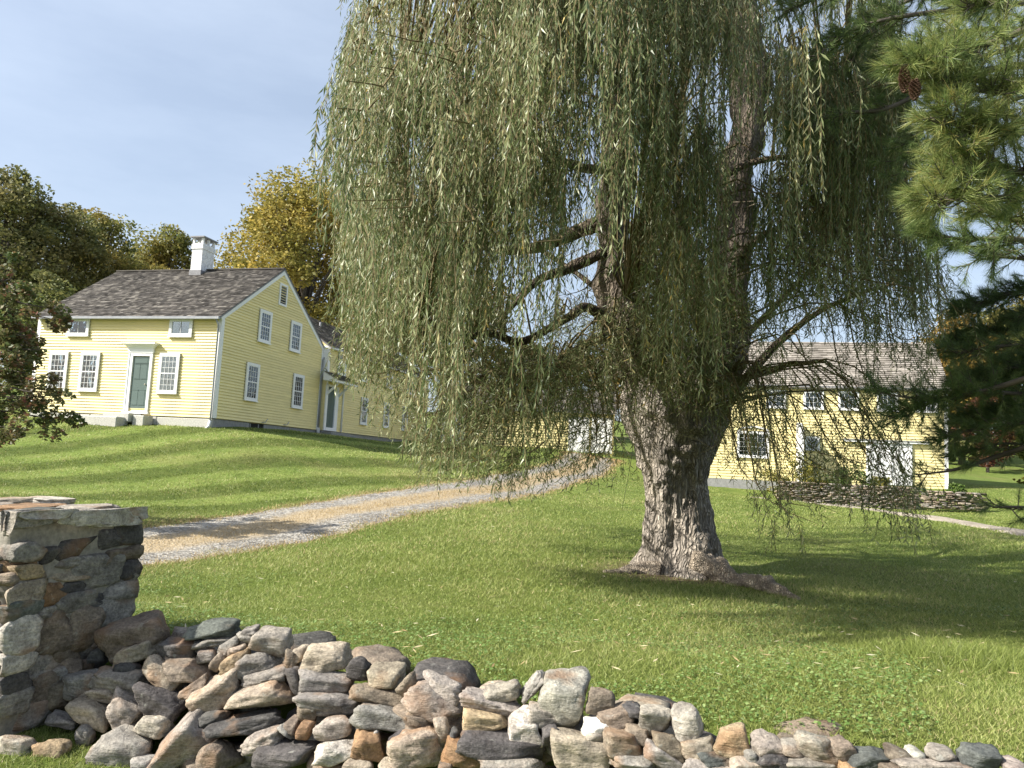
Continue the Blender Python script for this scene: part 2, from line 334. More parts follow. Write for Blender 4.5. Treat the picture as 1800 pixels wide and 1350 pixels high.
def gravel_mat(name, c0, c1, c2):
    m, n, l, p = new_mat(name)
    tc = n.new('ShaderNodeTexCoord'); v = n.new('ShaderNodeTexVoronoi'); v.inputs['Scale'].default_value = 24; l.new(tc.outputs['Object'], v.inputs['Vector'])
    r = ramp(n, [(0, c0), (0.5, c1), (1, c2)]); sx = n.new('ShaderNodeSeparateColor'); l.new(v.outputs['Color'], sx.inputs[0]); l.new(sx.outputs[0], r.inputs[0])
    t = noise(n, l, 1.5, 6); rr = ramp(n, [(0.3, (0.7, 0.7, 0.7)), (0.7, (1.2, 1.2, 1.2))]); l.new(t.outputs['Fac'], rr.inputs[0])
    c = mixc(n, l, r.outputs[0], rr.outputs[0], 1, 'MULTIPLY')
    l.new(c, p.inputs['Base Color']); p.inputs['Roughness'].default_value = 0.9; bump(n, l, p, v.outputs['Distance'], 0.8, 0.03); return m
def straw_over(m):
    nt = m.node_tree; n, l = nt.nodes, nt.links; p = n['Principled BSDF']; src = p.inputs['Base Color'].links[0].from_socket
    a = n.new('ShaderNodeAttribute'); a.attribute_name = 'across'
    ab = n.new('ShaderNodeMath'); ab.operation = 'ABSOLUTE'; l.new(a.outputs['Fac'], ab.inputs[0])
    r = ramp(n, [(0.20, (1, 1, 1)), (0.36, (0, 0, 0)), (0.66, (0, 0, 0)), (0.82, (1, 1, 1))])
    dv = n.new('ShaderNodeMath'); dv.operation = 'DIVIDE'; dv.inputs[1].default_value = 2.0; l.new(ab.outputs[0], dv.inputs[0])
    t = noise(n, l, 1.6, 7, 0.7); t2 = noise(n, l, 30, 5, 0.7)
    ma = n.new('ShaderNodeMath'); ma.operation = 'MULTIPLY_ADD'; ma.inputs[1].default_value = 0.35; l.new(t.outputs['Fac'], ma.inputs[0]); l.new(dv.outputs[0], ma.inputs[2])
    su = n.new('ShaderNodeMath'); su.operation = 'SUBTRACT'; su.inputs[1].default_value = 0.175; l.new(ma.outputs[0], su.inputs[0]); l.new(su.outputs[0], r.inputs[0])
    sr = ramp(n, [(0.3, (0.22, 0.17, 0.10)), (0.7, (0.46, 0.37, 0.24))]); l.new(t2.outputs['Fac'], sr.inputs[0])
    l.new(mixc(n, l, src, sr.outputs[0], r.outputs[0]), p.inputs['Base Color'])
M['gravel'] = gravel_mat('gravel', (0.08, 0.075, 0.067), (0.225, 0.21, 0.185), (0.45, 0.425, 0.375))
M['track'] = gravel_mat('path_gravel', (0.22, 0.18, 0.13), (0.33, 0.28, 0.21), (0.46, 0.41, 0.33))

straw_over(M['gravel'])

# ------------------------------------------------------------------ terrain
def rel(x, y, z): return (x, y, z + ZC)
STEP = 0.45
CP = [rel(x, y, z + STEP) for x, y, z in ((0, 0, -1.75), (-3.6, 3.4, -1.68), (-1.6, 2.9, -1.88), (1, 1.6, -1.9), (3, 0.8, -1.75), (-2.7, 4.3, -1.62), (0.3, 2.6, -1.92), (-5, 2, -1.7), (0, -6, -1.75), (8, 0, -1.6), (-9, 0, -1.7))]
for px, py, Y in [(800, 1180, 4.75), (500, 1120, 5.4), (1400, 1290, 3.75), (1750, 1310, 3.55), (1190, 1003, 12), (1400, 1060, 9.5), (1800, 1100, 8), (1800, 1000, 13), (1800, 935, 19),
                  (1600, 905, 24), (1400, 882, 30), (700, 1000, 10), (400, 1050, 8), (250, 960, 11.6), (400, 940, 13.5), (600, 907, 16.1), (800, 874, 22), (900, 860, 28), (1030, 845, 33),
                  (1030, 797, 46), (100, 900, 14), (300, 880, 18), (300, 800, 24), (120, 800, 24), (450, 800, 25), (600, 820, 26), (700, 828, 27), (376, 753, 29.2), (72, 733, 31.4), (222, 744, 30.3),
                  (557, 762, 37), (687, 777, 45), (0, 735, 32.5), (1666, 861, 37.8), (1300, 856, 41), (1230, 850, 41.5), (1560, 893, 34.3), (1730, 892, 34.3), (1400, 884, 34.5), (1740, 842, 48), (1740, 822, 58), (1000, 1130, 6.3)]:
    CP.append(tuple(at(px, py, Y)))
CP += [rel(-25, 50, 2.0), rel(-45, 60, 3.5), rel(0, 72, 3.2), rel(22, 75, 3.0), rel(45, 70, 3.5), rel(-32, 30, 1.6), rel(-24, 14, -0.6), rel(-14, 7, -1.5), rel(16, 8, -1.3), rel(32, 20, -0.8), rel(36, 42, 0.2),
       rel(-60, 140, 9), rel(0, 150, 9), rel(70, 140, 9), rel(-80, 40, 4), rel(80, 40, 2), rel(-60, -5, -2), rel(60, -5, -2)]
CP = np.array(CP)
def _U(r2): return 0.5 * r2 * np.log(r2 + 1e-9)
_n = len(CP); _D = ((CP[:, None, :2] - CP[None, :, :2]) ** 2).sum(-1)
_K = _U(_D) + np.eye(_n) * 0.15; _P = np.hstack([np.ones((_n, 1)), CP[:, :2]])
_A = np.block([[_K, _P], [_P.T, np.zeros((3, 3))]]); _w = np.linalg.solve(_A, np.concatenate([CP[:, 2], np.zeros(3)]))
def hgt(x, y):
    x = np.asarray(x, float); y = np.asarray(y, float); sh = x.shape; q = np.stack([x.ravel(), y.ravel()], 1); out = np.empty(len(q))
    for i in range(0, len(q), 100000):
        b = q[i:i + 100000]; d = ((b[:, None, :] - CP[None, :, :2]) ** 2).sum(-1)
        out[i:i + 100000] = _U(d) @ _w[:_n] + _w[_n] + b @ _w[_n + 1:]
    out += 0.02 * np.sin(q[:, 0] * 1.7 + 1) * np.sin(q[:, 1] * 1.3) + 0.012 * np.sin(q[:, 0] * 4.1) * np.cos(q[:, 1] * 3.7 + 2)
    nw_ = (q[:, 0] + 1.98) * 0.36 + (q[:, 1] - 4.70) * 0.93
    out -= STEP / (1 + np.exp(np.clip((nw_ - 0.04) / 0.03, -40, 40)))
    return out.reshape(sh)
def gp(px, py, Y):
    p = at(px, py, Y); return np.array([p[0], p[1], float(hgt(p[0], p[1]))])
def ground_hit(px, py):
    v = ray(px, py); prev = 2.0
    for Y in np.concatenate([np.arange(2.5, 20, 0.1), np.arange(20, 70, 0.5)]):
        p = EYE + v * (Y / v[1])
        if p[2] < float(hgt(p[0], p[1])): return p
    return EYE + v * (40 / v[1])
ux = np.linspace(-1, 1, 221); gx = np.sign(ux) * (np.abs(ux) * 16 + np.abs(ux) ** 3.2 * 110)
uy = np.linspace(0, 1, 241); gy = -8 + uy * 45 + uy ** 3.5 * 150
GX, GY = np.meshgrid(gx, gy); GZ = hgt(GX, GY)
V = np.stack([GX, GY, GZ], -1).reshape(-1, 3); idx = np.arange(len(V)).reshape(GX.shape)
F = np.stack([idx[:-1, :-1], idx[:-1, 1:], idx[1:, 1:], idx[1:, :-1]], -1).reshape(-1, 4)
def mow(x, y): return np.sin((x * 0.78 - y * 0.62 + 0.12 * np.sin(y * 0.23)) * 2 * np.pi / 2.9)
def mow_zone(x, y): return 1 / (1 + np.exp(np.clip((x - (y - 26.5) * 0.36 + 2.6) / 0.25, -40, 40)))
g = add('ground', mesh_np('ground', V, F, M['ground'], True, {'soil': np.exp(-(((GX - 2.62) / 1.5) ** 2 + ((GY - 11.7) / 1.1) ** 2) ** 2).ravel(), 'mow': (np.tanh(4.5 * mow(GX, GY)) * mow_zone(GX, GY)).ravel()})); tag(g, 'gently rising mown lawn below the yellow houses', None, None, 'structure')

DRIVE = catmull([(-8.5, 4.6), (-6.6, 8.6), (-5.2, 12.0), (-3.75, 16.3), (-2.0, 21.5), (0.1, 28.5), (2.7, 36), (4.6, 44), (4.9, 45.6)], 120)
PATH = catmull([tuple(at(1330, 872, 36)[:2]), tuple(at(1400, 881, 31.5)[:2]), tuple(at(1500, 892, 27.5)[:2]), tuple(at(1600, 906, 24)[:2]), tuple(at(1700, 920, 21)[:2]), tuple(at(1800, 934, 18.8)[:2]), tuple(at(2000, 960, 15.5)[:2])], 80)
def strip(name, line, hw, mat, lift, seg=8):
    T = np.gradient(line, axis=0); T /= np.linalg.norm(T, axis=1)[:, None]; Nn = np.stack([T[:, 1], -T[:, 0]], 1)
    s = np.linspace(-1, 1, seg + 1); w = hw * (1 + 0.05 * np.sin(np.arange(len(line)) * 0.5) + 0.03 * np.sin(np.arange(len(line)) * 1.3))
    XY = line[:, None, :] + Nn[:, None, :] * (s[None, :, None] * w[:, None, None])
    Z = hgt(XY[..., 0], XY[..., 1]) + lift * (1 - np.abs(s)[None, :] ** 6 * 1.6)
    V = np.concatenate([XY, Z[..., None]], -1).reshape(-1, 3); ix = np.arange(len(V)).reshape(XY.shape[:2])
    F = np.stack([ix[:-1, :-1], ix[:-1, 1:], ix[1:, 1:], ix[1:, :-1]], -1).reshape(-1, 4)
    ac = (s[None, :] * w[:, None]).ravel()
    o = add(name, mesh_np(name, V, F, mat, True, {'across': ac})); return o
tag(strip('driveway', DRIVE, 1.58, M['gravel'], 0.03, 24), 'grey gravel driveway with dry grass down its middle', None, None, 'structure')
tag(strip('path', PATH, 0.62, M['track'], 0.03), 'narrow sandy gravel path in front of the barn', None, None, 'structure')
def line_off(line, x, y):
    """signed distance across and index of nearest point"""
    out = np.empty(len(x)); T = np.gradient(line, axis=0); T /= np.linalg.norm(T, axis=1)[:, None]
    for i in range(0, len(x), 50000):
        q = np.stack([x[i:i + 50000], y[i:i + 50000]], 1); d = ((q[:, None] - line[None]) ** 2).sum(-1); j = d.argmin(1)
        e = q - line[j]; out[i:i + 50000] = np.where(d[np.arange(len(q)), j] < 30, e[:, 0] * T[j, 1] - e[:, 1] * T[j, 0], np.sign(e[:, 0] * T[j, 1] - e[:, 1] * T[j, 0]) * 99)
    return out

# ------------------------------------------------------------------ buildings
EX = np.array([math.cos(YAW), -math.sin(YAW), 0]); EY = np.array([math.sin(YAW), math.cos(YAW), 0])
def wall_boards(parent, face, x0, x1, z0, z1, pitch, top=None, proud=0.0, mat='yellow', segs=1):
    """clapboards, one object each. face(u, out, z) -> local point; top(z)->(u0,u1) trims in a gable"""
    z = z0; k = 0
    while z < z1 - 0.02:
        zt = min(z + pitch * 1.0, z1)
        a0, a1 = (x0, x1) if top is None else top(z); b0, b1 = (x0, x1) if top is None else top(zt)
        if b1 - b0 < 0.05: break
        mb = MB()
        mb.hexa([face(a0, proud + 0.004, z), face(a1, proud + 0.004, z), face(a1, proud + 0.044, z), face(a0, proud + 0.044, z),
                 face(b0, proud + 0.004, zt + 0.004), face(b1, proud + 0.004, zt + 0.004), face(b1, proud + 0.009, zt + 0.004), face(b0, proud + 0.009, zt + 0.004)])
        mb.build('clapboard', M[mat], parent); z = zt; k += 1
def window(parent, face, u0, u1, z0, z1, cols, rows, sashes=2, trim=0.10, curtain=0.0, proud=0.05, name='window', sill=True):
    fr = MB(); o0, o1 = proud, proud + 0.055
    def bx(mb, a0, a1, b0, b1, c0, c1):
        mb.hexa([face(a0, b0, c0), face(a1, b0, c0), face(a1, b1, c0), face(a0, b1, c0), face(a0, b0, c1), face(a1, b0, c1), face(a1, b1, c1), face(a0, b1, c1)])
    w = MB(); bx(w, u0 + 0.01, u1 - 0.01, o0 - 0.025, o0, z0 + 0.01, z1 - 0.01)
    win = w.build(name, M['dark'], parent)  # black backing board on the wall, painted as the unlit room
    bx(fr, u0, u0 + trim, o0 + 0.001, o1, z0, z1); bx(fr, u1 - trim, u1, o0 + 0.001, o1, z0, z1)
    bx(fr, u0 + trim, u1 - trim, o0 + 0.001, o1 - 0.002, z1 - trim, z1); bx(fr, u0 + trim, u1 - trim, o0 + 0.001, o1 - 0.002, z0, z0 + trim * 0.8)
    fr.build('frame', M['white'], win, 0.004)
    if sill:
        s = MB(); bx(s, u0 - 0.02, u1 + 0.02, o0 + 0.002, o1 + 0.035, z0 - 0.035, z0 - 0.001); s.build('sill', M['white'], win)
    iu0, iu1, iz0, iz1 = u0 + trim, u1 - trim, z0 + trim * 0.8, z1 - trim
    if curtain > 0:
        for a, b in ((iu0, iu0 + (iu1 - iu0) * curtain), (iu1 - (iu1 - iu0) * curtain, iu1)):
            n = 10; us = np.linspace(a, b, n); cm = MB()
            for i in range(n - 1):
                oa, ob = o0 + 0.006 + 0.006 * (i % 2), o0 + 0.006 + 0.006 * ((i + 1) % 2)
                cm.poly([face(us[i], oa, iz0), face(us[i + 1], ob, iz0), face(us[i + 1], ob, iz1), face(us[i], oa, iz1)])
            cm.build('curtain', M['curtain'], win)
    hz = (iz1 - iz0) / sashes
    for k in range(sashes):
        a, b = iz0 + k * hz, iz0 + (k + 1) * hz
        pn = MB(); bx(pn, iu0, iu1, o0 + 0.022, o0 + 0.026, a + 0.01, b - 0.01); pn.build('pane', M['glass'], win)
        mu = MB(); e = o0 + 0.028; t = 0.0062
        rl = 0.022
        bx(mu, iu0, iu1, e, e + 0.018, a, a + rl); bx(mu, iu0, iu1, e, e + 0.018, b - rl, b)
        bx(mu, iu0, iu0 + rl * 0.8, e, e + 0.017, a + rl, b - rl); bx(mu, iu1 - rl * 0.8, iu1, e, e + 0.017, a + rl, b - rl)
        for c in range(1, cols):
            u = iu0 + (iu1 - iu0) * c / cols; bx(mu, u - t, u + t, e, e + 0.014, a + rl, b - rl)
        for r_ in range(1, rows):
            z = a + (b - a) * r_ / rows; bx(mu, iu0 + rl, iu1 - rl, e, e + 0.012, z - t, z + t)
        mu.build('muntin', M['white'], win)
    return win
def shingle_roof(parent, p0, along, down, L, S, n_course, mat, width=0.17, name='shingle_courses', thick=0.034):
    """individual shingles in overlapping courses; p0 = ridge start corner, unit vectors along and down, real lengths"""
    along = np.asarray(along, float); down = np.asarray(down, float); nrm = np.cross(along, down); nrm *= np.sign(nrm[2]) / np.linalg.norm(nrm)
    V = []; F = []; step = S / n_course
    for k in range(n_course):
        u = -rng.uniform(0, width)
        while u < L:
            w = width * rng.uniform(0.55, 1.4); a, b = max(u, 0), min(u + w - 0.006, L); u += w
            if b - a < 0.02: continue
            s0, s1 = k * step - 0.02, (k + 1) * step + rng.uniform(-0.008, 0.012); s0 = max(s0, 0)
            h1 = thick + rng.uniform(0, 0.014); h0 = 0.006
            n = len(V)
            for (q, s, h) in ((a, s0, 0), (b, s0, 0), (b, s1, 0), (a, s1, 0), (a, s0, h0), (b, s0, h0), (b, s1, h1), (a, s1, h1)):
                V.append(np.asarray(p0) + along * q + down * s + nrm * (h + 0.004))
            for f in ((4, 5, 6, 7), (7, 6, 2, 3), (4, 7, 3, 0), (6, 5, 1, 2)): F.append(tuple(n + i for i in f))
    o = add(name, mesh_np(name, np.array(V), np.array(F), mat), parent, kind='stuff'); return o
def pipe(parent, pts, r, mat, name='downspout', seg=8):
    me = tubes_mesh(name, [(np.array(pts, float), np.full(len(pts), r), seg)], mat); return add(name, me, parent)

# ---- main farmhouse: local x along the front (right end = 0), y into depth, z up from the sill line
A0 = np.array([-11.3, 29.33, 1.2 + ZC])
H = empty('farmhouse', A0, -YAW)
tag(H, 'yellow clapboard farmhouse with shingled gable roof, white chimney and rear wing', 'house')
W_, D_, HE, RI = 8.6, 8.13, 4.0, 6.82
WX0, WX1, WY0, WY1, WE, WR = -5.3, 0.3, 8.16, 22.2, 4.12, 6.1
fF = lambda u, o, z: (u, -o, z)
fG = lambda u, o, z: (o, u, z)
fW = lambda u, o, z: (0.3 + o, u, z)
# core walls
mb = MB(); e = 0.0
pts = [(-W_, 0, 0), (-W_, D_, 0), (-W_, D_, HE), (-W_, D_ / 2, RI - 0.05), (-W_, 0, HE)]
mb.prism(pts, (W_, 0, 0)); mb.build('wall', M['yellow'], H)
mb = MB(); mb.prism([(WX0, WY0, 0), (WX1, WY0, 0), (WX1, WY0, WE), ((WX0 + WX1) / 2, WY0, WR - 0.05), (WX0, WY0, WE)], (0, WY1 - WY0, 0)); mb.build('wing_wall', M['yellow'], H)
PB = 0.1165
wall_boards(H, fF, -W_ + 0.13, -0.13, 0.02, HE - 0.14, PB)
def gtop(z):
    if z <= HE - 0.1: return (0.15, D_ - 0.15)
    t = (z - (HE - 0.1)) / (RI - HE + 0.02) * (D_ / 2); return (max(0.15, t + 0.10), min(D_ - 0.15, D_ - t - 0.10))
wall_boards(H, fG, 0.15, D_ - 0.15, 0.02, RI - 0.2, PB, gtop)
wall_boards(H, fW, WY0 + 0.14, WY1 - 0.14, 0.0, WE - 0.12, PB)
# corner boards
def cboard(pts_box, name='corner_board', mat='white'):
    m = MB()
    for b in pts_box: m.box(*b)
    return m.build(name, M[mat], H, 0.004)
cboard([(-0.14, 0.034, -0.034, -0.002, 0, HE), (0.002, 0.034, -0.002, 0.15, 0, HE - 0.02)])
cboard([(-W_ - 0.034, -W_ + 0.14, -0.034, -0.002, 0, HE)])
cboard([(0.002, 0.034, D_ - 0.15, D_, 0, HE - 0.02)])
cboard([(WX1 - 0.30, WX1 + 0.034, WY0 - 0.034, WY0 - 0.002, 2.6, WE), (WX1 + 0.002, WX1 + 0.034, WY0, WY0 + 0.15, 0, WE)])
cboard([(WX1 + 0.002, WX1 + 0.036, WY1 - 0.16, WY1 + 0.02, 0, WE)])
# frieze, rake boards, gutter
m = MB(); m.box(-W_ + 0.14, -0.14, -0.03, -0.002, HE - 0.13, HE - 0.005); m.build('frieze_board', M['white'], H)
sl = math.hypot(D_ / 2, RI - HE); dn = np.array([0, -(D_ / 2) / sl, -(RI - HE) / sl]); dn2 = np.array([0, (D_ / 2) / sl, -(RI - HE) / sl])
for s, d_ in ((-1, dn), (1, dn2)):
    r0 = np.array([0, D_ / 2, RI]); r1 = r0 + d_ * (sl + 0.18); nd = np.array([0, d_[1] * 0, 0])
    pn = np.array([0, -d_[2] * s, d_[1] * s]); pn = pn / np.linalg.norm(pn)
    if pn[2] > 0: pn = -pn
    q = [r0 + (0.004, 0, 0.02), r1 + (0.004, 0, 0.02), r1 + pn * 0.16 + (0.004, 0, 0), r0 + np.array([0.004, 0, -0.21])]
    m = MB(); m.prism(q, (0.045, 0, 0)); m.build('rake_board', M['white'], H, 0.004)
def roof_slab(p_ridge, along, d_, L, S, th=0.05, name='roof', over=0.0):
    p = np.asarray(p_ridge, float); a = np.asarray(along, float); m = MB(); n = np.cross(a, d_); n *= np.sign(n[2]) / np.linalg.norm(n)
    m.prism([p, p + a * L, p + a * L + d_ * S, p + d_ * S], n * -th); return m.build(name, M['flash'], H)
SL = sl + 0.28
for s, d_ in ((-1, dn), (1, dn2)):
    p0 = np.array([-W_ - 0.10, D_ / 2, RI + 0.045])
    ro = roof_slab(p0, (1, 0, 0), d_, W_ + 0.17, SL)
    shingle_roof(ro, p0, (1, 0, 0), d_, W_ + 0.17, SL, 36, M['shingle'])
    if s == -1:
        m = MB(); m.box(-W_ - 0.1, 0.06, D_ / 2 - 0.10, D_ / 2 + 0.10, RI + 0.055, RI + 0.10); m.build('ridge_cap', M['shingle'], ro)
m = MB(); m.box(-W_ - 0.1, 0.08, -0.34, -0.22, HE - 0.22, HE - 0.12); m.box(-W_ - 0.02, 0.04, -0.225, -0.03, HE - 0.15, HE - 0.10); m.build('gutter', M['metal'], H, 0.01)
pipe(H, [(-0.07, -0.28, HE - 0.2), (-0.07, -0.1, HE - 0.42), (-0.07, -0.085, 0.4), (-0.07, -0.085, -0.22)], 0.035, M['metal'])
pipe(H, [(-0.07, -0.09, -0.1), (-0.09, -0.10, -0.3), (-0.12, -0.2, -0.40)], 0.05, M['white'])
pipe(H, [(0.10, D_ + 0.16, HE - 0.2), (0.10, D_ + 0.03, HE - 0.45), (0.085, D_ - 0.07, HE - 0.6), (0.085, D_ - 0.07, -0.1)], 0.04, M['metal'])
m = MB(); m.box(0.05, 0.16, D_ - 0.13, D_ - 0.01, -0.25, 0.12); m.build('downspout_base', M['white'], H)
# foundation blocks
for a, b in ((-8.55, -7.1), (-7.08, -5.6), (-5.58, -4.2), (-4.18, -2.5), (-2.48, -0.02)):
    m = MB(); m.box(a, b, -0.03 - rng.uniform(0, 0.02), 0.5, -0.9, -0.015 - rng.uniform(0, 0.02)); m.build('foundation_block', M['granite'], H, 0.02)
for a, b in ((0.0, 2.45), (3.5, 5.6), (5.62, D_)):
    m = MB(); m.box(-0.5, -0.01 + rng.uniform(0, 0.015), a, b, -0.9, -0.015); m.build('foundation_block', M['found'], H, 0.015)
m = MB(); m.box(-0.5, -0.05, 2.46, 3.49, -0.9, -0.02); m.build('cellar_dark_block', M['dark'], H)  # solid block; the cellar's inner shade is put into its black colour
m = MB(); m.box(-0.045, -0.02, 3.1, 3.16, -0.4, -0.03); m.box(-0.045, -0.02, 2.5, 2.55, -0.4, -0.03); m.build('cellar_frame', M['found'], H)
m = MB(); m.box(-5.0, WX1 - 0.02, WY0, WY1, -0.9, -0.02); m.build('wing_foundation', M['found'], H)
# windows (front, gable, wing)
for u0 in (-7.80, -6.27, -2.57): window(H, fF, u0, u0 + 0.91, 0.90, 2.47, 4, 3, 2, 0.12, (0.49, 0.42, 0.30)[int(-u0) % 3])
for u0 in (-7.08, -2.27): window(H, fF, u0, u0 + 1.04, 3.13, 3.86, 2, 1, 1, 0.12, 0.34)
for u0 in (2.41, 4.92): window(H, fG, u0, u0 + 0.91, 3.40, 4.76, 4, 3, 2, 0.12, 0.28)
for u0 in (1.79, 5.48): window(H, fG, u0, u0 + 0.92, 0.89, 2.43, 4, 3, 2, 0.12, 0.2)
for u0, z0, z1 in ((9.10, 2.85, 4.02), (11.8, 2.84, 3.86), (15.2, 2.84, 3.86), (18.4, 2.84, 3.86), (12.05, 0.56, 1.99), (15.06, 0.56, 1.99), (17.9, 0.56, 1.99)): window(H, fW, u0, u0 + 0.78, z0, z1, 3, 3, 2, 0.11, 0.25)
# gable vent with slats
m = MB(); m.box(0.004, 0.03, 3.86, 4.34, 5.32, 6.12); v = m.build('vent', M['dark'], H)
m = MB(); m.box(0.012, 0.075, 3.78, 3.87, 5.23, 6.2); m.box(0.012, 0.075, 4.33, 4.42, 5.23, 6.2); m.box(0.012, 0.073, 3.87, 4.33, 6.11, 6.2); m.box(0.012, 0.073, 3.87, 4.33, 5.23, 5.32); m.build('frame', M['white'], v)
for k in range(7):
    z = 5.36 + k * 0.108; m = MB(); m.hexa([(0.032, 3.875, z + 0.045), (0.032, 4.325, z + 0.045), (0.036, 4.325, z + 0.05), (0.036, 3.875, z + 0.05), (0.068, 3.875, z), (0.068, 4.325, z), (0.072, 4.325, z + 0.006), (0.072, 3.875, z + 0.006)]); m.build('slat', M['flash'], v)
# front door with flared hood and steps
m = MB(); m.box(-3.78, -3.04, -0.045, -0.03, 0.28, 2.32); dr = m.build('door', M['green_door'], H)
for a0, a1, c0, c1 in ((-3.69, -3.45, 1.45, 2.0), (-3.37, -3.13, 1.45, 2.0), (-3.69, -3.13, 2.07, 2.24), (-3.69, -3.45, 0.92, 1.30), (-3.69, -3.45, 0.42, 0.98), (-3.37, -3.13, 0.42, 0.98)):
    if c0 == 0.92: continue
    m = MB(); m.box(a0, a1, -0.052, -0.047, c0, c1); m.build('panel', M['green_door'], dr, 0.004)
    m = MB(); m.box(a0 - 0.02, a1 + 0.02, -0.058, -0.047, c0 - 0.022, c0 - 0.002); m.box(a0 - 0.02, a1 + 0.02, -0.058, -0.047, c1 + 0.002, c1 + 0.022); m.build('moulding', M['green_door'], dr)
m = MB(); m.box(-3.16, -3.12, -0.10, -0.047, 1.2, 1.25); m.build('handle', M['brass'], dr, 0.01)
m = MB(); m.box(-4.02, -3.80, -0.09, -0.028, 0.14, 2.46); m.box(-3.02, -2.90, -0.09, -0.028, 0.14, 2.46); m.box(-3.80, -3.02, -0.088, -0.028, 2.34, 2.46); m.box(-4.06, -2.86, -0.12, -0.03, 0.06, 0.14)
m.box(-3.98, -3.94, -0.11, -0.091, 0.14, 2.44); m.build('door_frame', M['white'], H, 0.005)
m = MB()   # hood: frieze, then flaring cornice
m.box(-4.05, -2.87, -0.11, -0.028, 2.47, 2.62)
prof = [(0.11, 2.62), (0.14, 2.68), (0.20, 2.74), (0.29, 2.79), (0.31, 2.80), (0.31, 2.86)]
for (o0, z0), (o1, z1) in zip(prof[:-1], prof[1:]):
    x0, x1 = o0 - 0.11, o1 - 0.11
    m.hexa([(-4.05 - x0, -o0, z0), (-2.87 + x0, -o0, z0), (-2.87 + x0, -0.028, z0), (-4.05 - x0, -0.028, z0), (-4.05 - x1, -o1, z1), (-2.87 + x1, -o1, z1), (-2.87 + x1, -0.028, z1), (-4.05 - x1, -0.028, z1)])
m.build('door_hood', M['white'], H)
for (x0, x1, y0, y1, z0, z1) in ((-4.35, -3.15, -0.75, -0.06, -0.3, 0.05), (-5.0, -3.3, -1.2, -0.55, -0.6, -0.13), (-3.12, -2.6, -0.6, -0.07, -0.5, -0.02)):
    m = MB(); m.box(x0, x1, y0, y1, z0, z1); m.build('granite_step', M['granite'], H, 0.03)
# side door in the wing with bracketed hood
m = MB(); m.box(0.325, 0.345, 8.24, 9.02, 0.17, 2.15); dr = m.build('side_door', M['green_door'], H)
for a0, a1, c0, c1 in ((8.33, 8.58, 0.3, 0.85), (8.68, 8.93, 0.3, 0.85), (8.33, 8.58, 1.05, 2.0), (8.68, 8.93, 1.05, 2.0)):
    m = MB(); m.box(0.347, 0.354, a0, a1, c0, c1); m.build('panel', M['green_door'], dr, 0.004)
m = MB(); m.box(0.33, 0.40, 8.06, 8.24, 0.0, 2.2); m.box(0.33, 0.40, 9.02, 9.36, 0.0, 2.2); m.box(0.33, 0.398, 8.24, 9.02, 2.15, 2.25); m.box(0.33, 0.42, 8.2, 9.1, 0.0, 0.16); m.build('side_door_frame', M['white'], H, 0.005)
m = MB(); m.prism([(0.34, 7.72, 2.82), (1.12, 7.72, 2.42), (1.12, 7.72, 2.30), (0.34, 7.72, 2.40)], (0, 2.25, 0)); hd = m.build('porch_hood', M['white'], H, 0.006)
dh = np.array([0.78, 0, -0.40]); LH = np.linalg.norm(dh) + 0.06; dh = dh / np.linalg.norm(dh)
shingle_roof(hd, (0.33, 7.68, 2.85), (0, 1, 0), dh, 2.33, LH, 7, M['shingle'])
for y in (8.1, 9.32):
    m = MB(); m.prism([(0.40, y, 1.72), (0.40, y, 1.86), (0.95, y, 2.34), (1.05, y, 2.34)], (0, 0.09, 0)); m.build('hood_bracket', M['white'], H)
pipe(H, [(0.36, 9.92, 3.9), (0.36, 9.92, 0.02)], 0.05, M['white'])
for (y0, y1, x1, z) in ((7.9, 9.9, 0.9, -0.06), (9.4, 11.2, 0.7, -0.12)):
    m = MB(); m.box(0.3, x1, y0, y1, -0.7, z); m.build('granite_step', M['found'], H, 0.02)
# wing roof
wc = (WX0 + WX1) / 2; wsl = math.hypot(WX1 - wc, WR - WE)
for s in (1, -1):
    d_ = np.array([s * (WX1 - wc) / wsl, 0, -(WR - WE) / wsl]); p0 = np.array([wc, WY0 - 0.12, WR + 0.04])
    ro = roof_slab(p0, (0, 1, 0), d_, WY1 - WY0 + 0.3, wsl + 0.25, name='wing_roof')
    if s == 1: shingle_roof(ro, p0, (0, 1, 0), d_, WY1 - WY0 + 0.3, wsl + 0.25, 24, M['shingle'], 0.2)
m = MB(); m.box(WX1 + 0.03, WX1 + 0.22, WY0 - 0.1, WY1, WE - 0.14, WE - 0.05); m.build('wing_eave_board', M['white'], H)
pipe(H, [(-1.6, 10.6, 5.0), (-1.6, 10.6, 5.75)], 0.06, M['flash'], 'vent_pipe')
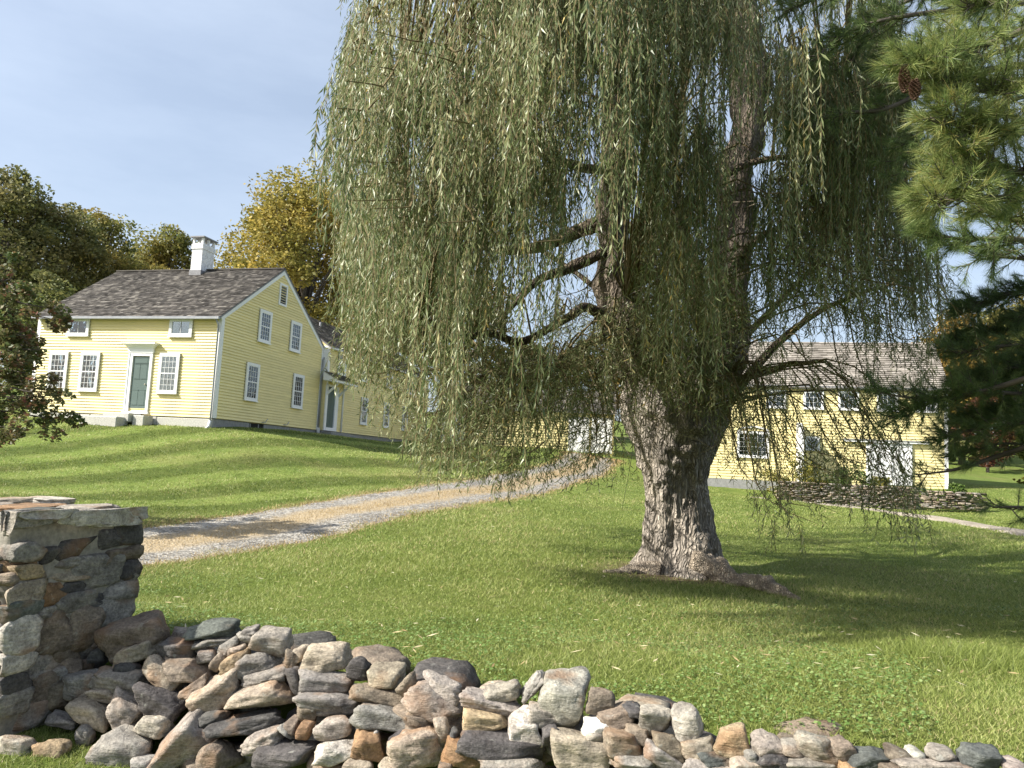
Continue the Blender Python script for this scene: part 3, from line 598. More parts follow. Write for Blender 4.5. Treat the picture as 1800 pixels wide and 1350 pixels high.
# two bent pipe stubs low on the gable
for y in (3.25, 5.0):
    pipe(H, [(0.02, y, 0.06), (0.10, y + 0.02, 0.06), (0.12, y + 0.16, 0.07), (0.12, y + 0.3, 0.22)], 0.016, M['metal'], 'fill_pipe')
def chimney(x0, x1, y0, y1, z0, z1, cap=True, name='chimney'):
    m = MB(); m.box(x0, x1, y0, y1, z0, z0 + 0.42); base = m.build(name, M['flash'], H)
    inset = 0.03; bh = 0.075; z = z0 + 0.42; k = 0
    core = MB(); core.box(x0 + inset + 0.02, x1 - inset - 0.02, y0 + inset + 0.02, y1 - inset - 0.02, z0 + 0.3, z1 - 0.3); core.build('brick_core', M['brick'], base)
    while z < z1 - 0.42:
        j = 0.035 if z > z1 - 0.62 else 0.0
        off = 0.11 if k % 2 else 0.0
        u = x0 + inset - j
        mm = MB(); mm.box(x0 + inset - j, x1 - inset + j, y0 + inset - j, y1 - inset + j, z, z + bh - 0.008); mm.build('brick_course', M['brick'], base, 0.006)
        z += bh; k += 1
    for (a, b) in ((x0 + inset, y0 + inset), (x1 - inset - 0.1, y0 + inset), (x0 + inset, y1 - inset - 0.1), (x1 - inset - 0.1, y1 - inset - 0.1), (x0 + inset, (y0 + y1) / 2 - 0.05), (x1 - inset - 0.1, (y0 + y1) / 2 - 0.05)):
        mm = MB(); mm.box(a, a + 0.1, b, b + 0.1, z, z1 - 0.06); mm.build('brick_post', M['brick'], base)
    mm = MB(); mm.box(x0 - 0.06, x1 + 0.06, y0 - 0.06, y1 + 0.06, z1 - 0.06, z1); mm.build('slab_cap', M['flash'], base)
chimney(-4.43, -3.83, 3.55, 4.47, 6.35, 8.32)
chimney(-2.95, -2.35, 18.1, 18.75, 5.9, 7.35)

# ---- barn
B0 = at(1666, 857, 38.0)
BA = empty('barn', B0, -YAW); tag(BA, 'long two-storey yellow barn with white sliding door behind the willow', 'barn')
BL, BD, BH, BR = 12.9, 5.6, 4.9, 7.62
mb = MB(); mb.prism([(-BL, 0, -1.4), (-BL, BD, -1.4), (-BL, BD, BH), (-BL, BD / 2, BR - 0.05), (-BL, 0, BH)], (BL, 0, 0)); mb.build('wall', M['yellow'], BA)
wall_boards(BA, fF, -BL + 0.12, -0.14, -0.1, BH - 0.12, 0.142)
m = MB(); m.box(-BL, 0.02, -0.06, 0.3, -1.5, -0.11); m.build('foundation', M['found'], BA)
for x0, x1 in ((-0.14, 0.03), (-BL - 0.03, -BL + 0.12)):
    m = MB(); m.box(x0, x1, -0.034, -0.002, -0.12, BH); m.build('corner_board', M['white'], BA)
m = MB(); m.box(0.002, 0.03, 0, 0.14, -0.12, BH); m.build('corner_board', M['white'], BA)
m = MB(); m.box(-BL, 0.06, -0.24, -0.03, BH - 0.13, BH - 0.03); m.build('eave_board', M['flash'], BA)
bsl = math.hypot(BD / 2, BR - BH)
for s in (-1, 1):
    d_ = np.array([0, s * BD / 2 / bsl, -(BR - BH) / bsl]); p0 = np.array([-BL - 0.1, BD / 2, BR + 0.03]); m = MB(); n_ = np.cross((1, 0, 0), d_); n_ *= np.sign(n_[2]) / np.linalg.norm(n_)
    a_ = np.array([1.0, 0, 0]); m.prism([p0, p0 + a_ * (BL + 0.25), p0 + a_ * (BL + 0.25) + d_ * (bsl + 0.3), p0 + d_ * (bsl + 0.3)], n_ * -0.05); ro = m.build('roof', M['flash'], BA)
    if s == -1: shingle_roof(ro, p0, (1, 0, 0), d_, BL + 0.25, bsl + 0.3, 25, M['shingle_pale'], 0.34, thick=0.055)
for u0 in (-8.55, -6.72, -5.04, -3.22, -1.43): window(BA, fF, u0, u0 + 0.98, 3.68, 4.63, 4, 3, 1, 0.10)
window(BA, fF, -6.62, -5.91, 1.57, 2.26, 3, 3, 1, 0.09)
# arched window
aw = window(BA, fF, -9.98, -8.38, 1.06, 2.42, 6, 5, 1, 0.12)
m = MB(); arc = [(-9.18 + 0.80 * math.cos(t), 2.42 + 0.28 * math.sin(t)) for t in np.linspace(0, math.pi, 15)]; arc_i = [(-9.18 + 0.69 * math.cos(t), 2.42 + 0.18 * math.sin(t)) for t in np.linspace(0, math.pi, 15)]
for i in range(14):
    (a, b), (c, d), (e_, f_), (g_, h_) = arc[i], arc[i + 1], arc_i[i + 1], arc_i[i]
    m.prism([(a, -0.03, b), (c, -0.03, d), (e_, -0.03, f_), (g_, -0.03, h_)], (0, -0.06, 0))
m.build('arch_trim', M['white'], aw)
# sliding door with track board
m = MB(); m.box(-3.60, -1.60, -0.11, -0.06, -0.03, 2.04); sdv = m.build('sliding_door', M['white'], BA)
for x0, x1, z0, z1 in ((-3.58, -3.46, 0.0, 2.02), (-1.74, -1.62, 0.0, 2.02), (-2.66, -2.54, 0.0, 2.02), (-3.45, -2.67, 0.0, 0.12), (-2.53, -1.75, 0.0, 0.12), (-3.45, -2.67, 1.9, 2.02), (-2.53, -1.75, 1.9, 2.02), (-3.45, -2.67, 0.98, 1.10), (-2.53, -1.75, 0.98, 1.10)):
    mm = MB(); mm.box(x0, x1, -0.13, -0.112, z0, z1); mm.build('batten', M['white'], sdv)
m = MB(); m.box(-3.72, -3.61, -0.09, -0.03, -0.03, 2.06); m.build('door_jamb', M['white'], BA)
m = MB(); m.box(-4.75, -0.85, -0.22, -0.03, 2.07, 2.17); m.build('door_track', M['white'], BA)
m = MB(); m.prism([(-4.78, -0.26, 2.172), (-4.78, -0.03, 2.23), (-4.78, -0.03, 2.172)], (3.96, 0, 0)); m.build('track_flashing', M['flash'], BA)
# arched white screen wall standing out from the facade
prof = [(0.0, -0.5), (0.0, 2.95)] + [(1.5 * k / 8, 2.95 - 0.55 * (k / 8) ** 2) for k in range(1, 9)] + [(1.5, -0.5)]
m = MB(); m.prism([(-7.05, -0.03 - a, b) for a, b in prof], (0.2, 0, 0)); m.build('screen_wall', M['white'], BA)

# ---- carriage shed behind the willow
S0 = at(1078, 797, 46.5)
SH = empty('carriage_shed', S0, -YAW * 0.4); tag(SH, 'low yellow shed with white garage doors glimpsed behind the willow', 'shed')
SLN = 10.6
m = MB(); m.prism([(-SLN, 0, -0.8), (-SLN, 4.5, -0.8), (-SLN, 4.5, 2.5), (-SLN, 2.25, 3.9), (-SLN, 0, 2.5)], (SLN, 0, 0)); m.build('wall', M['yellow'], SH)
wall_boards(SH, fF, -SLN, 0, 0.0, 2.4, 0.15)
for x0 in (-1.35, -2.75):
    m = MB(); m.box(x0, x0 + 1.25, -0.07, -0.03, -0.02, 2.1); gd = m.build('garage_door', M['white'], SH)
    for k in range(4): mm = MB(); mm.box(x0 + 0.06, x0 + 1.19, -0.085, -0.072, 0.06 + k * 0.51, 0.50 + k * 0.51); mm.build('panel', M['white'], gd)
m = MB(); m.box(-8.0, -6.6, -0.035, -0.028, -0.3, 1.9); m.build('bay_dark_panel', M['dark'], SH)  # flat panel on the closed wall; the bay's inner shade is painted black
m = MB(); m.box(-10.55, -10.3, -0.06, -0.03, -0.5, 2.5); m.build('corner_board', M['white'], SH)
m = MB(); m.box(-10.0, -9.1, -0.06, -0.03, 0.0, 2.05); m.build('door', M['white'], SH)
ssl = math.hypot(2.25, 1.4); p0 = np.array([-SLN - 0.1, 2.25, 3.95]); d_ = np.array([0, -2.25 / ssl, -1.4 / ssl])
m = MB(); m.prism([p0, p0 + (SLN + 0.2, 0, 0), p0 + (SLN + 0.2, 0, 0) + d_ * (ssl + 0.3), p0 + d_ * (ssl + 0.3)], (0, 0, -0.06)); ro = m.build('roof', M['flash'], SH)
shingle_roof(ro, p0, (1, 0, 0), d_, SLN + 0.2, ssl + 0.3, 16, M['shingle'], 0.25)
#@@PART2@@
# ------------------------------------------------------------------ stones
def ico(level):
    import bmesh
    bm = bmesh.new(); bmesh.ops.create_icosphere(bm, subdivisions=level, radius=1.0)
    v = np.array([q.co[:] for q in bm.verts]); f = np.array([[q.index for q in t.verts] for t in bm.faces]); bm.free()
    return v / np.linalg.norm(v, axis=1)[:, None], f
ICO4, ICOF4 = ico(4)
ICO3, ICOF3 = ico(3)
def rock(r, rough=0.5, lv=3, box=0.5):
    """unit rock about 2 wide on each axis: rounded polyhedron plus lumps. rough 0 = smooth boulder, 1 = sharp slab"""
    D, Fc = (ICO4, ICOF4) if lv == 4 else (ICO3, ICOF3)
    ax = np.vstack([np.eye(3), -np.eye(3)]); ax = ax + r.normal(size=ax.shape) * 0.18; ax /= np.linalg.norm(ax, axis=1)[:, None]
    k = int(4 + 7 * rough); ex = r.normal(size=(k, 3)); ex /= np.linalg.norm(ex, axis=1)[:, None]
    Nn = np.vstack([ax, ex]); d = np.concatenate([r.uniform(0.86, 1.06, 6), r.uniform(0.84, 1.25, k)])
    if box < 0.3: d[:6] *= 1.06
    p = 9 + 34 * rough
    dots = np.maximum(Nn @ D.T, 0) / d[:, None]
    R_ = (dots ** p).sum(0) ** (-1 / p)
    V = D * R_[:, None]
    n1, n2, n3 = Noise(r, 1.6), Noise(r, 4.5), Noise(r, 11)
    V = V * (1 + 0.03 * n1(V) + (0.014 + 0.02 * rough) * n2(V) + (0.005 + 0.012 * rough) * n3(V) - (0.01 + 0.03 * rough) * np.abs(n2(V[:, [1, 2, 0]] * 0.7)))[:, None]
    # bedding ledges
    if rough > 0.5:
        n4 = Noise(r, 2.0); lay = V[:, 2] * r.uniform(4, 7) + 0.5 * n4(V); st = np.abs((lay % 1) - 0.5) * 2
        V[:, :2] *= (1 - 0.05 * (st < 0.25))[:, None]
    V -= (V.max(0) + V.min(0)) / 2; V /= (V.max(0) - V.min(0)) / 2
    return V, Fc
SC = {'b': (0.225, 0.185, 0.145), 't': (0.36, 0.31, 0.245), 'g': (0.27, 0.255, 0.23), 'd': (0.095, 0.09, 0.088), 'w': (0.48, 0.45, 0.40), 'o': (0.27, 0.175, 0.105), 's': (0.115, 0.125, 0.115),
      'p': (0.325, 0.295, 0.255), 'W': (0.74, 0.72, 0.68), 'y': (0.38, 0.30, 0.195)}
def view_frame(rot):
    c, s = math.cos(rot), math.sin(rot)
    return c * RT - s * UPV, s * RT + c * UPV
def stone_obj(parent, center, ax, ay, az, half, colr, rough, r, lv=3, box=0.5, name='stone'):
    V, Fc = rock(r, rough, lv, box)
    W = V[:, :1] * half[0] * ax + V[:, 1:2] * half[1] * ay + V[:, 2:] * half[2] * az
    o = add(name, mesh_np(name, W, Fc, M['stone'], True), parent)
    o.location = np.asarray(center) - (np.array(parent.location) if parent is not None else 0)
    c = np.array(SC[colr]) * r.uniform(0.85, 1.18); c = c * (1 + r.normal(size=3) * 0.015); o.color = (*np.clip(c, 0.02, 0.9), 1)
    return o
WALL_O = np.array([-1.98, 4.70, ZC - 1.05]); WALL_T = np.array([3.96, -1.55, 0.0]) / np.linalg.norm([3.96, -1.55])
WALL_N = np.cross(WALL_T, np.array([-0.36 * 0.7, -0.93 * 0.7, -1.0])); WALL_N /= np.linalg.norm(WALL_N)
if WALL_N[1] > 0: WALL_N = -WALL_N
WL = empty('stone_wall', (-0.2, 3.9, float(hgt(-0.2, 3.6))))
tag(WL, 'tumbled dry-stone wall of loose mixed field stones along the lawn edge', 'stone wall')
z3 = lambda x, y, w, h, *r: (x / 2.7, 850 + y / 2.7, w / 2.7, h / 2.7, *r)
z4 = lambda x, y, w, h, *r: (450 + x / 3.2727, 1050 + y / 3.2727, w / 3.2727, h / 3.2727, *r)
z5 = lambda x, y, w, h, *r: (900 + x / 2, 1150 + y / 2, w / 2, h / 2, *r)
ST = [z3(650, 735, 330, 215, -15, 'b', .6), z3(650, 800, 215, 115, -14, 't', .6), z3(465, 810, 80, 80, 0, 'd', .5), z3(340, 875, 115, 140, -10, 'b', .7), z3(265, 1010, 150, 175, 0, 'b', .3), z3(410, 945, 205, 130, -15, 'g', .5),
      z3(575, 930, 285, 130, 10, 'p', .8), z3(505, 995, 165, 85, 5, 't', .5), z3(775, 915, 215, 120, 33, 't', .5), z3(895, 885, 265, 105, 8, 'b', .5), z3(850, 785, 205, 105, 5, 'd', .7), z3(1015, 690, 245, 85, -3, 's', .9),
      z3(1030, 748, 200, 48, -2, 'g', .9), z3(985, 815, 105, 62, 0, 'g', .2), z3(1090, 775, 130, 75, -40, 'g', .6), z3(1040, 850, 85, 70, -50, 'b', .6), z3(1125, 850, 150, 100, -28, 'y', .6), z3(1130, 790, 95, 50, -15, 't', .6),
      z3(1290, 755, 185, 140, 8, 'p', .35), z3(1225, 860, 195, 120, -12, 'g', .7), z3(440, 1090, 225, 125, 28, 't', .4), z3(590, 1080, 205, 140, 25, 'p', .8), z3(760, 1038, 255, 145, 20, 'd', .7), z3(720, 1148, 195, 105, 3, 'p', .6),
      z3(1030, 1000, 310, 165, -27, 't', .6), z3(1240, 1015, 330, 155, -15, 't', .15), z3(1165, 1150, 365, 95, -10, 'd', .7), z3(1255, 1215, 215, 105, -25, 'p', .7), z3(600, 1255, 305, 180, 18, 'g', .6), z3(870, 1235, 340, 205, -38, 'p', .5),
      z3(400, 1190, 95, 105, 10, 'g', .5), z3(300, 1125, 155, 62, 10, 'g', .5), z3(470, 1275, 65, 60, 0, 't', .5), z3(1040, 1290, 200, 150, -10, 'b', .5), z3(1020, 1112, 140, 72, -15, 'd', .7), z3(920, 965, 180, 62, -30, 'b', .7),
      z3(1265, 912, 240, 68, -12, 'g', .6), z3(690, 1345, 150, 90, 0, 'g', .5), z3(600, 880, 120, 70, 5, 'd', .6), z3(730, 870, 110, 80, 10, 'd', .6), z3(960, 770, 90, 60, 0, 'd', .7), z3(1180, 735, 110, 45, 8, 'g', .8), z3(1190, 700, 90, 40, -10, 'g', .6),
      z4(205, 365, 80, 150, 6, 'b', .8), z4(262, 325, 110, 95, 0, 't', .6), z4(392, 352, 285, 175, -4, 't', .55), z4(595, 410, 150, 130, 10, 'd', .8), z4(228, 480, 80, 190, -18, 'd', .7), z4(400, 482, 325, 120, 4, 'g', .5), z4(748, 468, 218, 155, 0, 't', .2),
      z4(880, 505, 130, 130, -35, 'b', .7), z4(1065, 512, 250, 115, 22, 'p', .7), z4(705, 568, 345, 100, 14, 'b', .6), z4(420, 600, 385, 130, 3, 'g', .8), z4(1030, 600, 360, 170, 27, 'p', .8), z4(740, 690, 385, 145, 11, 'g', .6), z4(300, 660, 130, 110, 0, 'b', .4),
      z4(450, 750, 225, 130, -2, 'p', .35), z4(930, 672, 165, 95, 28, 'b', .6), z4(1072, 760, 95, 175, -20, 't', .6), z4(285, 755, 85, 105, 15, 'o', .5), z4(205, 740, 85, 85, 0, 'b', .5), z4(178, 772, 120, 38, 38, 'g', .9),
      z4(140, 915, 430, 170, -3, 'd', .5), z4(460, 895, 265, 165, -14, 'w', .8), z4(660, 850, 205, 190, 8, 'o', .5), z4(930, 865, 330, 235, -14, 't', .6), z4(812, 805, 125, 55, -32, 'd', .7), z4(1190, 900, 240, 150, 12, 'o', .7), z4(1330, 708, 285, 150, 5, 'y', .5),
      z4(1552, 740, 205, 195, 0, 'w', .45), z4(1412, 850, 510, 165, 9, 'd', .45), z4(1690, 800, 100, 125, 0, 'd', .7), z4(1352, 602, 375, 88, 9, 'p', .7), z4(1412, 540, 235, 105, -12, 'p', .8), z4(1595, 520, 210, 100, -48, 'g', .8), z4(590, 955, 185, 75, 0, 't', .5),
      z4(770, 970, 135, 60, 0, 't', .5), z4(1460, 955, 410, 75, 2, 'p', .4), z4(1090, 970, 85, 65, 0, 'b', .5), z4(640, 740, 130, 60, 5, 'd', .7), z4(690, 765, 45, 30, -30, 'w', .6), z4(1140, 790, 60, 80, 10, 'd', .6),
      z5(178, 165, 200, 205, 4, 'p', .65), z5(310, 162, 105, 90, 10, 'b', .7), z5(115, 218, 115, 72, 5, 'p', .7), z5(235, 335, 225, 135, 8, 't', .5), z5(305, 256, 125, 58, -2, 'W', .8), z5(285, 290, 75, 52, 0, 'p', .5), z5(370, 225, 145, 82, -6, 'b', .6),
      z5(393, 312, 155, 108, 6, 'b', .4), z5(450, 280, 115, 52, 12, 'b', .5), z5(497, 232, 122, 108, 5, 'p', .45), z5(618, 240, 112, 150, -10, 'p', .6), z5(425, 196, 70, 36, 0, 'd', .6), z5(552, 318, 130, 75, 24, 'b', .6), z5(530, 362, 150, 65, 28, 'g', .5),
      z5(655, 325, 125, 58, -10, 't', .4), z5(768, 302, 132, 112, 4, 'y', .75), z5(715, 360, 165, 58, 0, 's', .9), z5(690, 388, 190, 42, 2, 'p', .6), z5(825, 384, 135, 46, 0, 't', .5), z5(898, 325, 135, 92, 12, 'p', .6), z5(985, 332, 85, 62, 5, 'p', .6),
      z5(842, 352, 60, 62, 30, 'g', .6), z5(930, 368, 165, 52, 0, 'd', .6), z5(430, 382, 180, 52, 5, 'g', .5), z5(1078, 335, 170, 104, 10, 'p', .7), z5(1160, 332, 80, 70, 0, 'b', .6), z5(1050, 388, 195, 50, 0, 'p', .3), z5(1245, 366, 155, 66, 0, 's', .7),
      z5(1355, 352, 95, 48, 12, 'b', .6), z5(1412, 350, 52, 38, 0, 'w', .6), z5(1498, 344, 98, 40, -2, 'p', .8), z5(1500, 384, 360, 50, 3, 'p', .5), z5(1650, 362, 150, 78, 3, 's', .3), z5(1762, 392, 80, 36, 0, 'p', .5), z5(1190, 392, 85, 34, 0, 'o', .3), z5(1320, 380, 90, 36, 0, 'b', .5)]
rs = np.random.default_rng(11)
for (px, py, w, h, rot, c, ro_) in ST:
    q = on_plane(px, py, WALL_O, WALL_N); Y = q[1]
    dep = (q - EYE) @ FW; hw, hh = w / 2 * dep / PF * 1.03, h / 2 * dep / PF * 0.97
    hd_ = np.clip(0.8 * math.sqrt(hw * hh) * 1.25, 0.06, 0.24) if ro_ < 0.9 else hw * 0.8
    a, b = view_frame(math.radians(rot)); v = ray(px, py); v /= np.linalg.norm(v)
    ctr = q + v * (hd_ * 0.55)
    stone_obj(WL, ctr, a, FW * hd_ / hd_, b, (hw, hd_, hh), c, ro_, rs, 4 if w > 50 else 3)
# body of the wall behind and below the face
for k in range(120):
    u = rs.uniform(-0.15, 4.9); dn_ = rs.uniform(0.12, 0.95); back = rs.uniform(0.18, 0.5)
    ctr = WALL_O + WALL_T * u + np.array([-0.36 * 0.7, -0.93 * 0.7, -1.0]) * dn_ * 0.62 + np.array([0.36, 0.93, 0]) * back
    ctr[2] -= 0.06 + (0.05 if u > 3 else 0)
    s = rs.uniform(0.09, 0.19); th = rs.uniform(0, 3.14); ax = np.array([math.cos(th), math.sin(th), 0]); ay = np.array([-math.sin(th), math.cos(th), 0])
    stone_obj(WL, ctr, ax, ay, np.array([0, 0, 1.0]), (s * 1.2, s, s * 0.6), rs.choice(list('bbggdpt')), rs.uniform(0.3, 0.8), rs, 3)
# loose rocks in the grass by the pillar
for (px, py, w, h, c, lab) in ((31, 1312, 68, 44, 'p', 'pale grey rock lying in the grass at the foot of the pillar'), (90, 1320, 56, 36, 'y', 'small tan rock lying in the grass beside the pillar')):
    q = ground_hit(px, py + 8); dep = (q - EYE) @ FW; hw, hh = w / 2 * dep / PF, h / 2 * dep / PF
    o = stone_obj(None, q + np.array([0, 0, hh * 0.35]), RT0, np.array([0, 1.0, 0]), np.array([0, 0, 1.0]), (hw, hw * 0.8, hh), c, 0.5, rs, 4, name='field_rock'); tag(o, lab, 'rock', 'loose rocks by the pillar')

# ---- gate pillar of mortared stone
PA = np.array([math.cos(math.radians(-21.2)), math.sin(math.radians(-21.2)), 0]); PBk = np.array([-PA[1], PA[0], 0])   # right-face normal, depth direction
PC = np.array([-2.70, 4.30, 0]); PZ0 = float(hgt(-2.7, 4.3)) - 0.1; PZ1 = ZC - 0.43; PS = 0.85
PL = empty('gate_pillar', tuple(PC - PA * PS / 2 + PBk * PS / 2 + np.array([0, 0, PZ0])))
tag(PL, 'square mortared stone gate pillar with flat capstones at the wall end', 'pillar')
pl_o = np.array(PL.location)
core_v, core_f = [], []
nz, nk = 26, 14; ringpts = []
for i in range(4):
    c0 = [PC, PC + PBk * PS, PC + PBk * PS - PA * PS, PC - PA * PS]
    for t in np.linspace(0, 1, nk, endpoint=False): ringpts.append(c0[i] * (1 - t) + c0[(i + 1) % 4] * t)
ringpts = np.array(ringpts); cen = ringpts.mean(0); nn = Noise(rs, 9.0)
rows = []
for z in np.linspace(PZ0 - 0.1, PZ1 - 0.02, nz):
    rp = ringpts.copy(); rp[:, 2] = z; sh = 0.975 + 0.012 * nn(rp); rp[:, :2] = cen[:2] + (rp[:, :2] - cen[:2]) * sh[:, None]; rows.append(rp)
CV = np.vstack(rows); m_ = len(ringpts); ix = np.arange(nz * m_).reshape(nz, m_)
CF = np.stack([ix[:-1], np.roll(ix, -1, 1)[:-1], np.roll(ix, -1, 1)[1:], ix[1:]], -1).reshape(-1, 4)
CV = np.vstack([CV, cen + np.array([0, 0, PZ1 - 0.02])]); CF = np.vstack([CF, np.stack([ix[-1][0::2], ix[-1][1::2], np.roll(ix[-1], -2)[0::2], np.full(m_ // 2, len(CV) - 1)], -1)])
add('mortar', mesh_np('mortar', CV - pl_o, CF, M['mortar'], True), PL)
RFACE = [(370, 305, 175, 100, 'd', .6), (515, 270, 105, 95, 'd', .6), (635, 245, 150, 105, 'd', .5), (632, 325, 115, 62, 'b', .6), (225, 345, 110, 82, 'd', .6), (465, 425, 215, 165, 'g', .3), (640, 400, 120, 95, 'd', .5), (600, 512, 165, 92, 'g', .3), (540, 622, 225, 150, 'g', .7),
         (390, 685, 125, 190, 'b', .5), (225, 530, 150, 95, 'o', .7), (270, 432, 230, 62, 't', .6), (365, 565, 170, 85, 'g', .6), (245, 715, 200, 190, 'b', .6), (235, 610, 220, 70, 'g', .6), (445, 790, 90, 70, 'g', .5), (215, 870, 220, 100, 'g', .5), (215, 985, 150, 150, 'b', .5), (345, 495, 90, 80, 'd', .6),
         (350, 372, 150, 50, 'g', .6), (460, 560, 90, 90, 'd', .6), (560, 740, 160, 90, 'd', .5), (330, 800, 100, 90, 'b', .5), (180, 1090, 160, 110, 'g', .5), (600, 450, 90, 60, 'g', .5), (560, 345, 90, 60, 'b', .5), (350, 910, 150, 100, 'g', .5), (340, 1010, 150, 110, 'd', .5), (470, 880, 140, 110, 'd', .5), (620, 830, 150, 110, 'g', .5)]
def face_stone(px, py, w, h, c, r_, o, n, u, name='stone', deep=0.085):
    q = on_plane(px, py, o, n); dep = (q - EYE) @ FW
    uu = u / np.linalg.norm(u); vv_ = q - EYE; vv_ /= np.linalg.norm(vv_); cosv = math.sqrt(max(0.2, 1 - (uu @ vv_) ** 2)); hw, hh = w / 2 * dep / PF / cosv * 1.26, h / 2 * dep / PF * 1.26
    V, Fc = rock(rs, r_, 4 if w > 70 else 3, 0.6); al = rs.normal() * 0.06; ux_ = uu * math.cos(al) + np.array([0, 0, math.sin(al)]); uz_ = np.array([0, 0, 1.0]) * math.cos(al) - uu * math.sin(al)
    W = V[:, :1] * hw * ux_ + V[:, 1:2] * (deep + rs.uniform(0, 0.03)) * n + V[:, 2:] * hh * uz_
    lim = rs.uniform(0.015, 0.05); c_ = q - n * (deep * 0.80); over = (W + c_ - q) @ n - lim + 0.010 * Noise(rs, 14.0)(W); W = W - np.maximum(over, 0)[:, None] * n * 0.9
    for ax_, lo_, hi_ in ((PA, -PS - 0.05, 0.055), (PBk, -0.055, PS + 0.05)):
        t_ = (W + c_ - PC) @ ax_; W = W + (np.clip(t_, lo_, hi_) - t_)[:, None] * ax_ * 0.92
    ob = add(name, mesh_np(name, W, Fc, M['stone'], True), PL, c_ - pl_o); cc = np.array(SC[c]) * rs.uniform(0.85, 1.15); ob.color = (*cc, 1); return ob
for (x, y, w, h, c, r_) in RFACE: face_stone(x / 2.7, 850 + y / 2.7, w / 2.7, h / 2.7, c, r_, PC, PA, PBk)
LFACE = [(75, 330, 150, 78, 'g', .6), (95, 540, 100, 110, 't', .6), (5, 395, 60, 55, 'o', .6), (10, 495, 90, 90, 'g', .7), (60, 625, 175, 85, 's', .6), (75, 745, 150, 175, 'w', .7), (60, 872, 160, 85, 'w', .8), (60, 985, 160, 120, 'd', .7), (80, 1085, 180, 110, 'g', .6), (95, 432, 110, 66, 'y', .5),
         (-60, 560, 110, 110, 'b', .6), (-80, 720, 130, 130, 'g', .6), (-80, 880, 130, 130, 'p', .6), (-80, 1020, 130, 110, 'b', .6), (-60, 400, 110, 110, 'd', .6), (-60, 330, 110, 60, 't', .6), (30, 455, 60, 60, 'b', .6)]
for (x, y, w, h, c, r_) in LFACE: face_stone(x / 2.7, 850 + y / 2.7, w / 2.7, h / 2.7, c, r_, PC, -PBk, PA, deep=0.10)
# back and left faces: plain courses
for fo, fn, fu in ((PC + PBk * PS, PBk, PA), (PC - PA * PS, -PA, PBk)):
    for zz in np.arange(PZ0 + 0.1, PZ1 - 0.05, 0.2):
        for uu_ in (0.13, 0.4, 0.67):
            ctr = fo + (-fu if fn is PBk else fu) * (uu_ + rs.uniform(-.04, .04)) - fn * 0.06 + np.array([0, 0, zz]); V, Fc = rock(rs, 0.6, 3)
            W = V[:, :1] * 0.13 * fu + V[:, 1:2] * 0.09 * fn + V[:, 2:] * 0.095 * np.array([0, 0, 1.0]); ob = add('stone', mesh_np('stone', W, Fc, M['stone'], True), PL, ctr - pl_o); ob.color = (*np.array(SC[rs.choice(list('bgdpt'))]), 1)
# capstones
CAPS = [(150, 228, 380, 95, 'p', .6, .085), (130, 112, 220, 62, 'o', .7, .035), (205, 138, 160, 40, 's', .7, .03), (270, 75, 330, 52, 'w', .6, .04), (420, 112, 250, 55, 'p', .7, .035), (585, 135, 215, 70, 'w', .8, .07), (400, 158, 190, 46, 'w', .7, .035), (30, 180, 150, 45, 'g', .6, .03), (30, 85, 170, 50, 't', .6, .035),
        (-120, 110, 200, 60, 'p', .6, .035), (-120, 190, 190, 60, 'g', .6, .035), (420, 190, 230, 70, 'g', .7, .075), (640, 130, 130, 60, 'w', .7, .07)]
for (x, y, w, h, c, r_, th) in CAPS:
    q = on_plane(x / 2.7, 850 + y / 2.7, np.array([0, 0, PZ1 + 0.03]), np.array([0, 0, 1.0])); dep = (q - EYE) @ FW
    hw = w / 2.7 / 2 * dep / PF; drop = (EYE[2] - q[2]) / dep; hd_ = h / 2.7 / 2 * dep / PF / drop * 0.75; hw *= 0.92
    V, Fc = rock(rs, r_, 4, 0.6); W = V[:, :1] * hw * RT0 + V[:, 1:2] * min(hd_, 0.32) * np.array([0, 1.0, 0]) + V[:, 2:] * th * np.array([0, 0, 1.0])
    zt_ = 0.55 * th; W[:, 2] = np.where(W[:, 2] > zt_, zt_ + (W[:, 2] - zt_) * 0.12, W[:, 2]); q = q - np.array([0, 0, zt_ - 0.004 - rs.uniform(0, 0.02)])
    for ax_, lo_, hi_ in ((PA, -PS - 0.07, 0.085), (PBk, -0.10, PS + 0.08)):
        t_ = (W + q - PC) @ ax_; nb_ = 0.028 * Noise(np.random.default_rng(5), 7.0)(W + q); W = W + (np.clip(t_, lo_ + nb_, hi_ + nb_) - t_)[:, None] * ax_ * 0.93
    ob = add('capstone', mesh_np('capstone', W, Fc, M['stone'], True), PL, q - pl_o); ob.color = (*np.array(SC[c]), 1)
m = MB(); cc_ = cen; m.prism([PC + (0, 0, PZ1 - 0.03), PC + PBk * PS + (0, 0, PZ1 - 0.03), PC + PBk * PS - PA * PS + (0, 0, PZ1 - 0.03), PC - PA * PS + (0, 0, PZ1 - 0.03)], (0, 0, 0.048))
o = m.build('mortar_bed', M['mortar']); o.parent = PL; o.location = -pl_o

